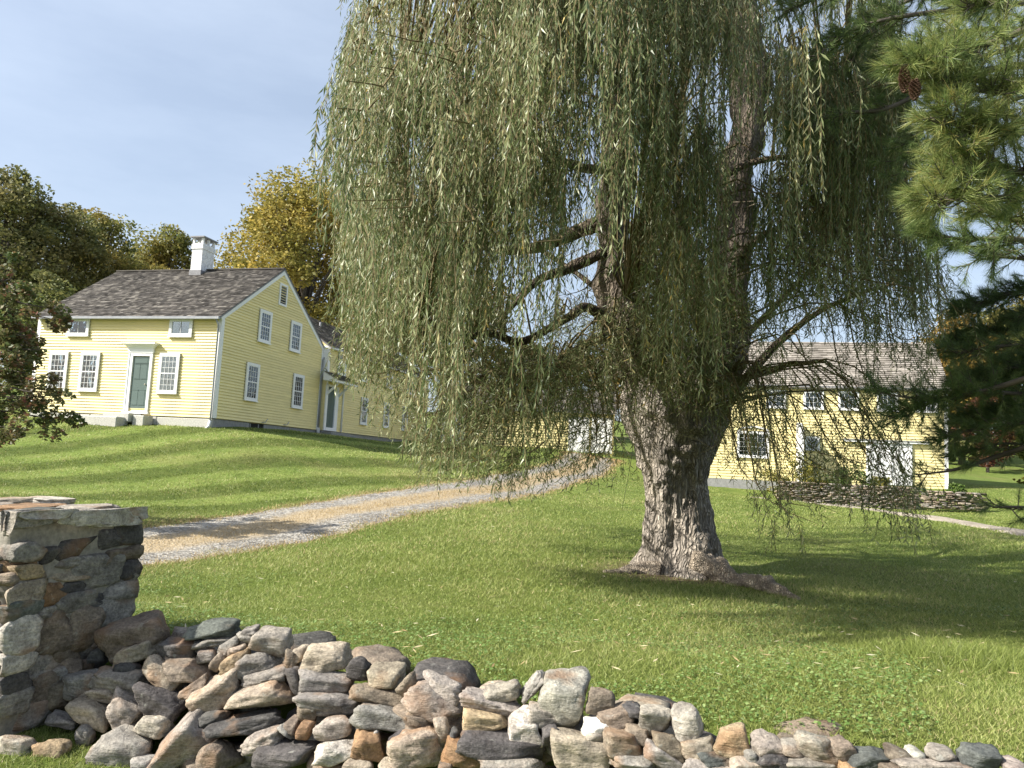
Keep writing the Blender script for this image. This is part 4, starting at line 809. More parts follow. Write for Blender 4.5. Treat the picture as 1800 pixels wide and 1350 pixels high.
# ---- low dry-laid retaining wall in front of the barn
def dry_wall(name, p0, p1, zb, zt, label):
    p0 = np.array(p0); p1 = np.array(p1); L = np.linalg.norm(p1 - p0); t = (p1 - p0) / L; n = np.array([t[1], -t[0]]); n = n if n[1] < 0 else -n
    E_ = empty(name, (*((p0 + p1) / 2), zb)); tag(E_, label, 'stone wall', 'dry-laid garden walls by the barn')
    z = zb; base = [rock(rs, 0.75, 3)[0] for _ in range(6)]
    meshes = [mesh_np('stone', b, ICOF3, M['stone'], True) for b in base]
    while z < zt:
        hh = rs.uniform(0.06, 0.12); u = rs.uniform(-0.3, 0)
        while u < L:
            w = rs.uniform(0.16, 0.55); c = p0 + t * (u + w / 2) + n * rs.uniform(-0.05, 0.05)
            if u + w > -0.05:
                ob = add('stone', meshes[rs.integers(6)], E_); ob.location = (c[0] - E_.location[0], c[1] - E_.location[1], z + hh / 2 - zb); ob.scale = (w / 2 * 1.02, 0.2, hh / 2 * 1.05)
                ob.rotation_euler = (rs.normal() * 0.03, rs.normal() * 0.03, math.atan2(t[1], t[0])); cc = np.array(SC[rs.choice(list('bgpgtt'))]) * rs.uniform(0.7, 1.4); ob.color = (*cc, 1)
            u += w
        z += hh * 0.96
    return E_
a = at(1372, 870, 35.2); b = at(1606, 880, 33.8); zt = at(1500, 856, 34.5)[2]; dry_wall('garden_wall', a[:2], b[:2], at(1500, 890, 34.5)[2] - 0.1, zt, 'long low dry-laid stone wall below the barn shrubs')
a = at(1630, 880, 33.3); b = at(1725, 884, 33.0); dry_wall('garden_wall', a[:2], b[:2], at(1680, 893, 33.2)[2] - 0.08, at(1680, 866, 33.2)[2], 'short dry-laid stone wall below the barn corner')
a = at(1596, 878, 35.4); b = at(1632, 880, 35.2); dry_wall('garden_wall', a[:2], b[:2], at(1610, 888, 35.2)[2] - 0.1, at(1610, 868, 35.2)[2], 'stone steps recess between the two garden walls')

# ------------------------------------------------------------------ willow
WB = at(1190, 1000, 12.0); WB[2] = float(hgt(WB[0], WB[1]))
WI = empty('willow_tree', tuple(WB)); tag(WI, 'huge weeping willow with thick gnarled trunk on the front lawn', 'tree')
rw = np.random.default_rng(5)
def wadd(name, me, kind=None):
    me.transform(Matrix.Translation(-Vector(WB))); return add(name, me, WI, kind=kind)
# trunk
tr = [(1190, 1012, 215), (1190, 1000, 185), (1190, 975, 160), (1191, 945, 143), (1190, 905, 126), (1188, 870, 122), (1186, 835, 126), (1185, 800, 142), (1186, 765, 160), (1190, 725, 172), (1192, 690, 160), (1195, 640, 120)]
P = np.array([at(x, y, 12.0) for x, y, w in tr]); Rr = np.array([w / 2 * 12.05 / PF * np.interp(y, [700, 770, 830], [1.08, 1.0, 0.85]) for _, y, w in tr])
NP_ = 150; seg = 144; Pc = catmull(P, NP_); Rc = catmull(Rr[:, None], NP_)[:, 0]
th = np.linspace(0, 2 * np.pi, seg, endpoint=False)
hh_ = (Pc[:, 2] - WB[2])
Vt = np.stack([Pc[:, None, 0] + 0 * th[None], Pc[:, None, 1] + 0 * th[None], Pc[:, None, 2] + 0 * th[None]], -1)
dirs = np.stack([np.cos(th), np.sin(th), 0 * th], -1)
cyl = np.stack([np.cos(th)[None] * np.ones((NP_, 1)), np.sin(th)[None] * np.ones((NP_, 1)), hh_[:, None] * np.ones((1, seg))], -1)
n1 = Noise(rw, 1.0); n2 = Noise(rw, 2.6)
ridge_k = cyl * np.array([1, 1, 0.22]); n3 = Noise(rw, 7.0, 40); n4 = Noise(rw, 15.0, 40); n5 = Noise(rw, 30, 40)
fl = np.exp(-np.maximum(hh_, 0) / 0.32)[:, None]
lobes = 0.5 + 0.5 * np.sin(th * 5 + 1.3)[None] ** 1; lobes2 = np.sin(th * 3 + 0.4)[None]
rad = Rc[:, None] * (1 + 0.07 * n1(cyl) + 0.035 * n2(cyl) + fl * (0.22 * (lobes - 0.5) + 0.12 * lobes2))
rad += 0.020 * n3(ridge_k) + 0.013 * n4(ridge_k) + 0.008 * n5(cyl)
for (a_deg, h0, sg_, amp) in ((-92, 1.72, 0.17, 0.20), (-120, 1.45, 0.13, 0.12), (-75, 2.05, 0.2, 0.14), (-60, 1.45, 0.12, 0.10), (-150, 0.55, 0.15, 0.10), (-35, 0.50, 0.14, 0.10), (-20, 0.95, 0.15, 0.07), (-100, 2.4, 0.2, 0.14), (-58, 0.42, 0.1, 0.12), (-165, 1.55, 0.13, 0.1), (-10, 0.25, 0.15, 0.06)):
    aa = (th - math.radians(a_deg) + np.pi) % (2 * np.pi) - np.pi
    rad += 0.75 * amp * np.exp(-((aa[None] * 0.55) ** 2 + (hh_[:, None] - h0) ** 2) / (2 * sg_ ** 2)) * (1 + 0.35 * n4(cyl))
V = Vt + dirs[None] * rad[..., None]; ix = np.arange(NP_ * seg).reshape(NP_, seg)
F = np.stack([ix[:-1], np.roll(ix, -1, 1)[:-1], np.roll(ix, -1, 1)[1:], ix[1:]], -1).reshape(-1, 4)
wadd('trunk', mesh_np('trunk', V.reshape(-1, 3), F, M['bark'], True))
def gnarl(pts, radii, n=60, seg=24, amp=0.10, mat='limb', name='limb'):
    P = catmull(pts, n); R_ = catmull(np.array(radii)[:, None], n)[:, 0]; nn = Noise(rw, 2.2); n2_ = Noise(rw, 7)
    P = P + np.stack([nn(P * 1.0), nn(P + 5), nn(P + 9)], -1) * R_[:, None] * 0.18
    thn = np.linspace(0, 2 * np.pi, seg, endpoint=False)
    c3 = np.stack([np.cos(thn)[None] + P[:, None, 0] * 3, np.sin(thn)[None] + P[:, None, 1] * 3, P[:, None, 2] * 1.4 + 0 * thn[None]], -1)
    R2 = R_[:, None] * (1 + amp * nn(c3 * 0.6) + amp * 0.6 * n2_(c3 * 0.5)); V, F, tri = tube_np(P, R2, seg)
    t = np.vstack([F[:, [0, 1, 2]], F[:, [0, 2, 3]], tri]); wadd(name, mesh_np(name, V, t, M[mat], True)); return P
def pxl(lst): return [at(x, y, Y) for x, y, Y, r in lst], [r for *_, r in lst]
LIMBS = {
    'L': [(1182, 830, 12.0, .22), (1150, 715, 11.95, .33), (1112, 600, 11.9, .33), (1092, 480, 11.9, .29), (1085, 340, 12.0, .27), (1088, 200, 12.1, .25), (1100, 60, 12.2, .22), (1110, -120, 12.3, .17), (1120, -320, 12.4, .1)],
    'R': [(1200, 830, 12.1, .22), (1240, 705, 12.25, .34), (1275, 590, 12.4, .31), (1290, 470, 12.5, .29), (1303, 340, 12.5, .31), (1310, 220, 12.5, .29), (1305, 80, 12.6, .24), (1295, -100, 12.6, .17), (1300, -320, 12.6, .1)],
    's1': [(1245, 690, 11.3, .075), (1238, 600, 11.2, .07), (1222, 480, 11.2, .068), (1200, 380, 11.2, .065), (1186, 270, 11.3, .06), (1160, 200, 11.4, .05), (1125, 130, 11.5, .045), (1115, 40, 11.5, .04)],
    's2': [(1186, 270, 11.3, .05), (1200, 170, 11.3, .045), (1207, 80, 11.3, .04), (1200, -20, 11.3, .03)],
    'r1': [(1265, 720, 12.2, 0.099), (1320, 660, 12.0, 0.074), (1375, 600, 11.8, 0.056), (1430, 555, 11.6, 0.043), (1500, 520, 11.4, 0.031), (1570, 500, 11.2, 0.019)],
    'r2': [(1300, 300, 12.5, 0.093), (1350, 200, 12.5, 0.074), (1410, 190, 12.4, 0.062), (1480, 240, 12.3, 0.043), (1560, 260, 12.1, 0.025)],
    'r3': [(1270, 310, 11.6, .05), (1320, 285, 11.5, .045), (1390, 275, 11.4, .035), (1470, 290, 11.2, .02)],
    'r4': [(1270, 640, 12.6, 0.074), (1340, 560, 13.0, 0.056), (1420, 480, 13.4, 0.043), (1520, 420, 13.8, 0.031), (1600, 410, 14.0, 0.019)],
    'l1': [(1110, 600, 11.5, .14), (1040, 545, 11.0, .075), (1000, 560, 10.6, .06), (920, 603, 10.2, .055), (860, 588, 9.9, .045), (790, 595, 9.6, .035), (710, 575, 9.3, .02)],
    'l2': [(1090, 430, 11.8, 0.093), (1000, 470, 11.5, 0.074), (940, 500, 11.2, 0.062), (880, 560, 11.0, 0.037), (840, 610, 10.9, 0.028), (800, 650, 10.8, 0.019)],
    'l3': [(1085, 380, 12.0, .14), (990, 420, 12.2, .1), (900, 440, 12.4, .08), (830, 430, 12.5, .06), (760, 440, 12.5, .04)],
    'l4': [(1085, 300, 12.0, 0.093), (1000, 290, 11.2, 0.068), (900, 250, 10.5, 0.050), (800, 230, 10.0, 0.037), (700, 240, 9.6, 0.022)],
    'l5': [(1090, 150, 12.1, .15), (1000, 60, 11.6, .11), (880, 0, 11.2, .08), (760, -20, 11.0, .06), (650, 30, 10.8, .03)],
    'l6': [(1110, 650, 12.2, .13), (1020, 640, 12.8, .09), (930, 660, 13.4, .06), (830, 650, 14, .04), (740, 650, 14.4, .025)],
    'l7': [(1120, 620, 11.6, .10), (1050, 600, 10.8, .07), (980, 640, 10.2, .05), (900, 700, 9.8, .035), (850, 725, 9.6, .02)],
    't1': [(1100, 60, 12.2, .14), (1000, -100, 12.6, .1), (860, -180, 13, .06), (720, -150, 13.2, .03)],
    't2': [(1300, 0, 12.6, .14), (1400, -120, 12.4, .1), (1540, -160, 12.2, .05)],
    't3': [(1290, 60, 12.6, .13), (1200, -80, 11.2, .09), (1100, -120, 10, .05)],
    'f1': [(1200, 740, 11.5, .1), (1190, 640, 11.0, .06), (1160, 560, 10.6, .04), (1100, 520, 10.2, .025)],
    'f2': [(1290, 470, 12.3, 0.074), (1330, 420, 11.4, 0.050), (1400, 400, 10.6, 0.031), (1470, 420, 10, 0.019)],
    'b1': [(1250, 660, 12.6, .10), (1210, 520, 13.2, .07), (1150, 420, 13.9, .05), (1080, 380, 14.5, .03)],
    'b2': [(1120, 600, 12.2, .06), (1040, 500, 12.9, .045), (930, 430, 13.3, .035), (850, 420, 14.4, .02)],
}
LP_ = []
for k, v in LIMBS.items():
    p_, r_ = pxl(v); big = max(r_) > 0.2
    LP_.append(gnarl(p_, r_, 90 if big else 40, 28 if big else 9, 0.16 if big else 0.1, 'shaded_stem' if big else 'limb'))
LPTS = np.vstack(LP_); LPTS = LPTS[LPTS[:, 2] > WB[2] + 2.3]
# surface roots
for pts in ([(1225, 985, 11.6, .20), (1268, 998, 11.2, .15), (1310, 1013, 10.8, .15), (1345, 1032, 10.4, .13), (1378, 1050, 10.05, .08), (1405, 1066, 9.7, .03)], [(1150, 985, 11.6, .17), (1105, 1000, 11.4, .10), (1060, 1012, 11.3, .04)]):
    P_ = []; R_ = []
    for x, y, Y, r in pts:
        q = at(x, y, Y); q[2] = float(hgt(q[0], q[1])) + (0.0 if r > 0.05 else -0.02) + (0.12 if r > 0.18 else 0.02); P_.append(q); R_.append(r)
    gnarl(P_, R_, 60, 26, 0.30, 'root', 'root')
# hanging foliage
def interp(x, tab): return np.interp(x, [t[0] for t in tab], [t[1] for t in tab])
HEM = [(540, 250), (580, 330), (600, 480), (625, 640), (660, 690), (700, 745), (740, 810), (770, 850), (800, 845), (850, 835), (890, 860), (940, 865), (1000, 845), (1050, 850), (1095, 840), (1110, 740), (1180, 700), (1240, 720), (1262, 860), (1290, 900), (1325, 960), (1385, 975), (1400, 880), (1440, 870), (1470, 905), (1530, 930), (1560, 965), (1600, 925), (1620, 800), (1640, 640), (1690, 590), (1720, 560)]
LEFT = [(-400, 700), (-120, 620), (0, 615), (60, 600), (150, 580), (210, 566), (300, 590), (400, 605), (480, 640), (520, 605), (560, 592), (640, 630), (720, 690), (800, 735), (860, 760)]
RIGHT = [(-400, 1500), (0, 1560), (200, 1600), (330, 1610), (420, 1640), (480, 1650), (520, 1690), (560, 1690), (640, 1650), (760, 1620), (900, 1600)]
def dens(px, py):
    if py < -380 or px < interp(py, LEFT) or px > interp(py, RIGHT): return 0
    d = 1.0
    if px > 1270: d = 0.85 if py < 500 else 0.26
    if px > 1420 and py > 540: d = 0.17
    if 1240 < px and py > 640: d *= 0.9
    d -= 0.55 * math.exp(-(((px - 1215) / 60) ** 2 + ((py - 300) / 90) ** 2))
    d -= 0.3 * math.exp(-(((px - 1390) / 60) ** 2 + ((py - 210) / 60) ** 2))
    d -= 0.2 * math.exp(-(((px - 1350) / 70) ** 2 + ((py - 440) / 80) ** 2))
    d -= 0.55 * math.exp(-(((px - 1030) / 60) ** 2 + ((py - 740) / 60) ** 2))
    d -= 0.5 * math.exp(-(((px - 850) / 60) ** 2 + ((py - 720) / 60) ** 2))
    if 1085 < px < 1290 and py > 560: d *= 0.7
    d -= 0.3 * math.exp(-(((px - 1085) / 45) ** 2 + ((py - 330) / 170) ** 2))
    d -= 0.25 * math.exp(-(((px - 1310) / 45) ** 2 + ((py - 330) / 200) ** 2))
    d -= 0.3 * math.exp(-(((px - 930) / 60) ** 2 + ((py - 520) / 60) ** 2))
    if py < 0: d *= 0.75
    return max(d, 0)
nD1 = Noise(np.random.default_rng(71), 1.0, 24, 2)
LV = []; LT = []; TW = []          # leaf quads, tones, twig tubes
CL = []
while len(CL) < 1010:
    back = len(CL) >= 640
    px, py = rw.uniform(550, 1720), rw.uniform(-380, 880)
    if rw.uniform() > dens(px, py) * (1.0 if back else np.clip(0.66 + 0.75 * nD1(np.array([px / 48.0, py / 60.0])), 0.12, 1.6)): continue
    hem = interp(px, HEM)
    if py > hem - 55: continue
    u = (px - 1170) / 590; hd_ = 4.3 * math.sqrt(max(0.05, 1 - u * u)) + 0.4
    s_ = 1 if back else -1; ov = np.clip((520 - py) / 400, 0, 1)
    Y = 12.2 + s_ * (hd_ + ((2.3 if px < 1120 else 1.4) * ov if s_ < 0 else 0)) * rw.uniform(0.1 if not back else -0.35, 1) ** (0.6 if not back else 1)
    if 1080 < px < 1300 and 520 < py: Y = rw.uniform(9.6, 12.8)
    if py > 500 and Y < 9.0: Y = rw.uniform(9, 11)
    if Y < 12.1 and ((1030 < px < 1140 and 90 < py < 560) or (1262 < px < 1348 and 60 < py < 600)) and rw.uniform() < 0.8: continue
    c = at(px, py, Y); e_ = c - WB; t_ = e_[:2] @ SUN_H; pr_ = e_[0] * SUN_H[1] - e_[1] * SUN_H[0]; zz_ = e_[2] - t_ * 0.78
    if t_ > 0.7 and abs(pr_) < 0.85 and -0.2 < zz_ < 3.5 and rw.uniform() < 0.97: continue   # a gap through which the sun reaches the trunk
    CL.append((px, py, Y))
CL += [(rw.uniform(1035, 1295), rw.uniform(520, 665), rw.uniform(10.3, 11.5)) for _ in range(60)]
CL += [(rw.uniform(610, 1000), rw.uniform(60, 420), rw.uniform(5.7, 7.4)) for _ in range(55)]
CL += [(rw.uniform(870, 1100), rw.uniform(620, 790), rw.uniform(9.8, 12)) for _ in range(34)]
CL += [(1318, 800, 9.6), (1330, 850, 9.4), (1372, 840, 9.6), (1300, 820, 10), (1385, 790, 9.8), (1350, 770, 9.5), (1475, 800, 10), (1535, 820, 9.6), (1560, 850, 9.5), (1590, 830, 9.8), (1555, 790, 9.5), (1420, 780, 10.2), (1345, 720, 9.8), (1640, 540, 10), (1665, 530, 10), (1610, 560, 10), (780, 760, 10.5), (760, 720, 10.2), (800, 700, 10.4), (730, 690, 10), (610, 560, 9.6), (620, 580, 9.5), (640, 600, 9.6)]
def clear_of_sun(q):
    e_ = at(*q) - WB; t_ = e_[:2] @ SUN_H; pr_ = e_[0] * SUN_H[1] - e_[1] * SUN_H[0]; zz_ = e_[2] - t_ * 0.78
    return not (t_ > 0.5 and abs(pr_) < 0.8 and -0.4 < zz_ < 2.9)
CL = [q for q in CL if clear_of_sun(q)]
for px, py, Y in CL:
    c = at(px, py, Y); out = c[:2] - WB[:2]; out = out / (np.linalg.norm(out) + 1e-6)
    # branchlet that carries the clump, springing from the nearest limb
    dl = LPTS - c; dist = np.linalg.norm(dl, axis=1) + np.where(LPTS[:, 2] > c[2] + 0.8, 1.5, 0); j = dist.argmin(); src = LPTS[j]
    mid = (src + c) / 2 + np.array([0, 0, 0.25 + 0.10 * np.linalg.norm(src - c)])
    lo = rw.uniform(0.25, 0.7) if py < 430 else rw.uniform(0.4, 1.0)
    for _k in range(6):
        tip = c + np.array([out[0] * lo, out[1] * lo, -0.35 * lo]); tx_, ty_ = to_px(tip)
        if interp(ty_, LEFT) + 8 < tx_ < interp(ty_, RIGHT) - 5: break
        lo *= 0.5
    dsc_ = np.linalg.norm(src - c)
    if dsc_ > 1.1: mid = np.array([*(src[:2] * 0.3 + c[:2] * 0.7), max(src[2], c[2]) + 0.12 + 0.08 * dsc_])
    bp = catmull([src, mid, c, tip], 10); TW.append((bp, np.linspace(0.016, 0.004, 10), 4))
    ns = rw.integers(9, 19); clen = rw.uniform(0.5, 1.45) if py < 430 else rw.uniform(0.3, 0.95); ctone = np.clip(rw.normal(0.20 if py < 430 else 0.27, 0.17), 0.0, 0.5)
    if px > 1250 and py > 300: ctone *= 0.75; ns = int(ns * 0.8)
    spread = rw.uniform(0.06, 0.17) if py < 430 else rw.uniform(0.12, 0.38)
    isback = Y > 12.4
    for k in range(ns):
        t0 = bp[rw.integers(4, 10)] + rw.normal(size=3) * np.array([spread, spread, 0.16]) * 0.55
        L = clen * rw.uniform(0.55, 1.25)
        sx, sy = to_px(t0); hem = interp(sx, HEM) - abs(rw.normal()) * (38 if sx < 850 else 26) + 18
        if sx < interp(sy, LEFT) - 14 + 22 * nD1(np.array([sy / 30.0, 3.0])) or sx > interp(sy, RIGHT) + 20: continue
        dep = (t0 - EYE) @ FW; Lmax = (hem - sy) * dep / PF
        if Lmax < 0.15: continue
        L = min(L, Lmax)
        nl = max(5, int(L / 0.0285)); s = np.linspace(0, L, nl); a0 = rw.uniform(0.05, 0.35) if py < 430 else rw.uniform(0.15, 0.75); az = math.atan2(out[1], out[0]) + rw.normal() * 0.9
        hd2 = np.array([math.cos(az), math.sin(az), 0]); curl = a0 * (1 - np.exp(-s / 0.25)) ; sway = 0.05 * np.sin(s * rw.uniform(1, 2.4) + rw.uniform(0, 6))
        Pp = t0 + hd2 * (curl * 0.7)[:, None] + np.array([-hd2[1], hd2[0], 0]) * sway[:, None] + np.array([0, 0, 1]) * (-(s) + 0.12 * a0 * np.sin(np.minimum(s / 0.25, 1) * 3.1))[:, None]
        si_ = np.linspace(0, nl - 1, 3).astype(int)
        if not isback: TW.append((Pp[si_], np.full(3, 0.0026), 3))
        ang = np.arange(nl) * 2.4 + rw.uniform(0, 6) + rw.normal(size=nl) * 0.5; tilt = rw.uniform(0.12, 0.75, nl) if py < 430 else rw.uniform(0.25, 1.3, nl)
        ld = np.stack([np.cos(ang) * np.sin(tilt), np.sin(ang) * np.sin(tilt), -np.cos(tilt)], -1)
        sz = rw.uniform(0.06, 0.115, nl); rnd = rw.normal(size=(nl, 3)); sd_ = np.cross(ld, rnd); sd_ /= np.linalg.norm(sd_, axis=1)[:, None] + 1e-9
        wd = sz * rw.uniform(0.06, 0.09, nl); nrm = np.cross(ld, sd_); bend = nrm * (sz * rw.uniform(-0.12, 0.12, nl))[:, None]
        b0 = Pp; m_ = Pp + ld * (sz * 0.45)[:, None] + bend; e0 = Pp + ld * sz[:, None]
        LV.append(np.stack([b0, m_ + sd_ * wd[:, None], e0, m_ - sd_ * wd[:, None]], 1)); LT.append(np.repeat(np.clip(ctone + rw.normal() * 0.07 + 0 * s, 0, 0.5), 4))
LVa = np.concatenate(LV).reshape(-1, 3); n_l = len(LVa) // 4
print('willow leaves', n_l)
wadd('foliage', mesh_np('foliage', LVa, np.arange(n_l * 4).reshape(-1, 4), M['willow_leaf'], False, {'tone': np.concatenate(LT)}))
wadd('twigs', tubes_mesh('twigs', TW, M['twig'], False))
# tangle of bare shoots round the fork
BT = []
for k in range(300):
    px, py = (rw.uniform(1040, 1300), rw.uniform(560, 770)) if k < 190 else (rw.uniform(800, 1420), rw.uniform(350, 700)); s0 = at(px, py, rw.uniform(10.6, 12.2))
    d_ = rw.normal(size=3) * np.array([1, 0.8, 0.8]) + np.array([0, -0.3, 0.25]); d_ /= np.linalg.norm(d_); L = rw.uniform(0.3, 1.1); w_ = rw.normal(size=3) * 0.16
    BT.append((catmull([s0, s0 + d_ * L * 0.5 + w_, s0 + d_ * L + np.array([0, 0, -0.18 * L])], 6), np.linspace(0.007, 0.0025, 6), 3))
wadd('bare_shoots', tubes_mesh('bare_shoots', BT, M['bare_twig'], False), 'stuff')

# ------------------------------------------------------------------ white pine reaching in from the right
PT = np.array([5.2, 6.6, float(hgt(5.2, 6.6))])
PI_ = empty('pine_tree', tuple(PT)); tag(PI_, 'white pine with long-needled boughs hanging in at the right edge', 'tree')
rp = np.random.default_rng(21)
def padd(name, me): me.transform(Matrix.Translation(-Vector(PT))); return add(name, me, PI_)
pz = np.linspace(-0.2, 11, 30); Pp = np.stack([PT[0] + 0.05 * np.sin(pz), PT[1] + 0.05 * np.cos(pz), PT[2] + pz], -1)
padd('trunk', tubes_mesh('trunk', [(Pp, 0.30 * (1 - pz / 13), 16)], M['tree_bark']))
BOUGHS = [  # px, py, Y ... ; dense ; tone
    ([(1960, 480, 8.6), (1850, 500, 8.4), (1760, 520, 8.3), (1690, 545, 8.3)], 1.8, .05), ([(1960, 600, 8.8), (1850, 570, 8.6), (1760, 580, 8.5), (1680, 600, 8.5)], 2.0, .05), ([(1960, 680, 8.8), (1850, 660, 8.6), (1770, 660, 8.5), (1680, 670, 8.5)], 2.0, .05), ([(1960, 740, 8.6), (1850, 720, 8.4), (1770, 725, 8.4), (1690, 740, 8.4)], 2.0, .05), ([(1960, 640, 8.2), (1850, 630, 8.2), (1770, 635, 8.1)], 1.6, .05),
    ([(1960, -60, 7), (1740, -40, 6.8), (1600, 0, 6.8), (1520, 60, 6.8), (1490, 130, 6.8)], 1.6, .08), ([(1960, 30, 7.2), (1760, 90, 7), (1650, 120, 7), (1560, 170, 7)], 1.6, .08), ([(1960, 150, 7.2), (1800, 170, 7.1), (1700, 220, 7.1), (1650, 260, 7.1)], 1.6, .06),
    ([(1890, 40, 4.8), (1760, 70, 4.5), (1680, 95, 4.3), (1615, 105, 4.2)], 1.2, .34), ([(1890, 130, 4.9), (1770, 160, 4.5), (1690, 150, 4.3), (1640, 130, 4.2)], 1.2, .36), ([(1890, 200, 4.9), (1790, 235, 4.5), (1720, 230, 4.3), (1660, 210, 4.2)], 1.1, .38),
    ([(1890, 270, 5.0), (1800, 300, 4.6), (1740, 295, 4.4), (1690, 285, 4.3)], 1.1, .36), ([(1890, 350, 5.0), (1790, 350, 4.6), (1710, 345, 4.4), (1645, 350, 4.3)], 1.0, .36), ([(1890, 380, 5.2), (1800, 390, 4.9), (1740, 375, 4.7)], 0.8, .34),
    ([(1900, -40, 5.2), (1780, -10, 4.8), (1700, 10, 4.6)], 1.2, .30), ([(1950, -10, 6.4), (1750, 10, 6.2), (1580, 30, 6.2), (1480, 60, 6.3), (1430, 110, 6.3)], 1.3, .12), ([(1950, 60, 6.6), (1760, 50, 6.4), (1620, 70, 6.4), (1560, 130, 6.4)], 1.3, .12),
    ([(1950, 120, 6.8), (1760, 120, 6.6), (1660, 180, 6.5), (1600, 260, 6.4), (1590, 320, 6.4)], 1.2, .08), ([(1950, 200, 6.9), (1800, 220, 6.8), (1690, 270, 6.8), (1640, 330, 6.8)], 1.1, .08), ([(1700, 130, 6.5), (1560, 190, 6.5), (1470, 200, 6.6), (1400, 230, 6.7)], 0.9, .10),
    ([(1960, -120, 6.4), (1700, -80, 6.2), (1500, -30, 6.2), (1380, 20, 6.3)], 1.2, .14), ([(1900, 430, 5.8), (1780, 420, 5.5), (1700, 420, 5.4), (1640, 415, 5.4)], 1.2, .10), ([(1900, 470, 6.0), (1800, 455, 5.8), (1720, 450, 5.8)], 1.0, .10),
    ([(1960, 560, 8), (1840, 600, 7.8), (1740, 610, 7.8), (1680, 620, 7.8)], 1.0, .06), ([(1960, 650, 8), (1840, 690, 7.8), (1740, 690, 7.6), (1660, 700, 7.6), (1570, 735, 7.6)], 1.4, .06), ([(1960, 720, 8), (1840, 740, 7.8), (1730, 750, 7.8), (1640, 775, 7.8)], 1.3, .06),
    ([(1960, 610, 8.2), (1840, 640, 8), (1760, 650, 8), (1700, 670, 8)], 1.1, .06), ([(1960, 770, 8.2), (1860, 785, 8), (1760, 780, 8), (1690, 800, 8)], 0.7, .07), ([(1960, 520, 8.4), (1850, 540, 8.2), (1780, 560, 8.2)], 0.9, .08), ([(1900, 905, 7.5), (1800, 892, 7.3), (1745, 892, 7.2)], 0.45, .12),
    ([(1720, 690, 7.6), (1620, 700, 7.5), (1540, 690, 7.5)], 0.9, .08), ([(1760, 800, 8), (1680, 825, 7.9), (1610, 835, 7.9)], 0.3, .08)]
NV = []; NT = []; BR_ = []
def needle_tuft(p, d, tone, n=64, ln=0.105):
    d = d / np.linalg.norm(d); a = np.cross(d, [0.2, 0.5, 0.84]); a /= np.linalg.norm(a); b = np.cross(d, a)
    off = rp.uniform(-0.075, 0.035, n); az = rp.uniform(0, 2 * np.pi, n); op = rp.uniform(0.35, 1.15, n) * (1 - 0.4 * (off + 0.075) / 0.11)
    nd = d * np.cos(op)[:, None] + (a * np.cos(az)[:, None] + b * np.sin(az)[:, None]) * np.sin(op)[:, None]; nd[:, 2] -= 0.12
    L = ln * rp.uniform(0.75, 1.1, n); s = p + d * off[:, None]; e = s + nd * L[:, None]; mid = s + nd * (L * 0.5)[:, None] + np.array([0, 0, 0.006])
    sdv_ = np.cross(nd, rp.normal(size=(n, 3))); sdv_ /= np.linalg.norm(sdv_, axis=1)[:, None]; w = 0.0016
    NV.append(np.stack([s + sdv_ * w, e, s - sdv_ * w], 1)); NT.append(np.full(n * 3, tone))
for pts, dn_, tone in BOUGHS:
    P_ = catmull([PT + np.array([0, 0, at(pts[0][0], pts[0][1], pts[0][2])[2] - PT[2] + 0.3])] + [at(*q) for q in pts], 40)
    BR_.append((P_, np.linspace(0.035, 0.006, 40), 6)); Ltot = np.linalg.norm(np.diff(P_, axis=0), axis=1).sum()
    nb = int(Ltot * 16 * dn_)
    for k in range(nb):
        f = rp.uniform(0.3, 1.0) ** 0.8; j = min(38, int(f * 39)); q = P_[j]; td = P_[j + 1] - P_[j]; td /= np.linalg.norm(td)
        d = td * 0.8 + rp.normal(size=3) * np.array([0.55, 0.55, 0.38]); d /= np.linalg.norm(d); L = rp.uniform(0.10, 0.40) * (1.25 - 0.6 * f)
        e = q + d * L + np.array([0, 0, 0.04]); BR_.append((catmull([q, q + d * L * 0.5, e], 5), np.linspace(0.006, 0.003, 5), 4))
        needle_tuft(e, e - (q + d * L * 0.5), np.clip(tone + rp.normal() * 0.09, 0, 0.5))
        if L > 0.2: needle_tuft(q + d * L * 0.55, d, np.clip(tone + rp.normal() * 0.09, 0, 0.5), 45)
        if rp.uniform() < 0.5:
            d2 = d + rp.normal(size=3) * 0.5; d2 /= np.linalg.norm(d2); e2 = q + d * L * 0.5 + d2 * 0.13; BR_.append((np.array([q + d * L * 0.5, e2]), np.array([0.004, 0.003]), 3)); needle_tuft(e2, d2, np.clip(tone + rp.normal() * 0.09, 0, 0.5))
NVa = np.concatenate(NV).reshape(-1, 3); print('needles', len(NVa) // 4)
padd('needles', mesh_np('needles', NVa, np.arange(len(NVa)).reshape(-1, 3), M['needle'], False, {'tone': np.concatenate(NT)}))
padd('branches', tubes_mesh('branches', BR_, M['tree_bark']))
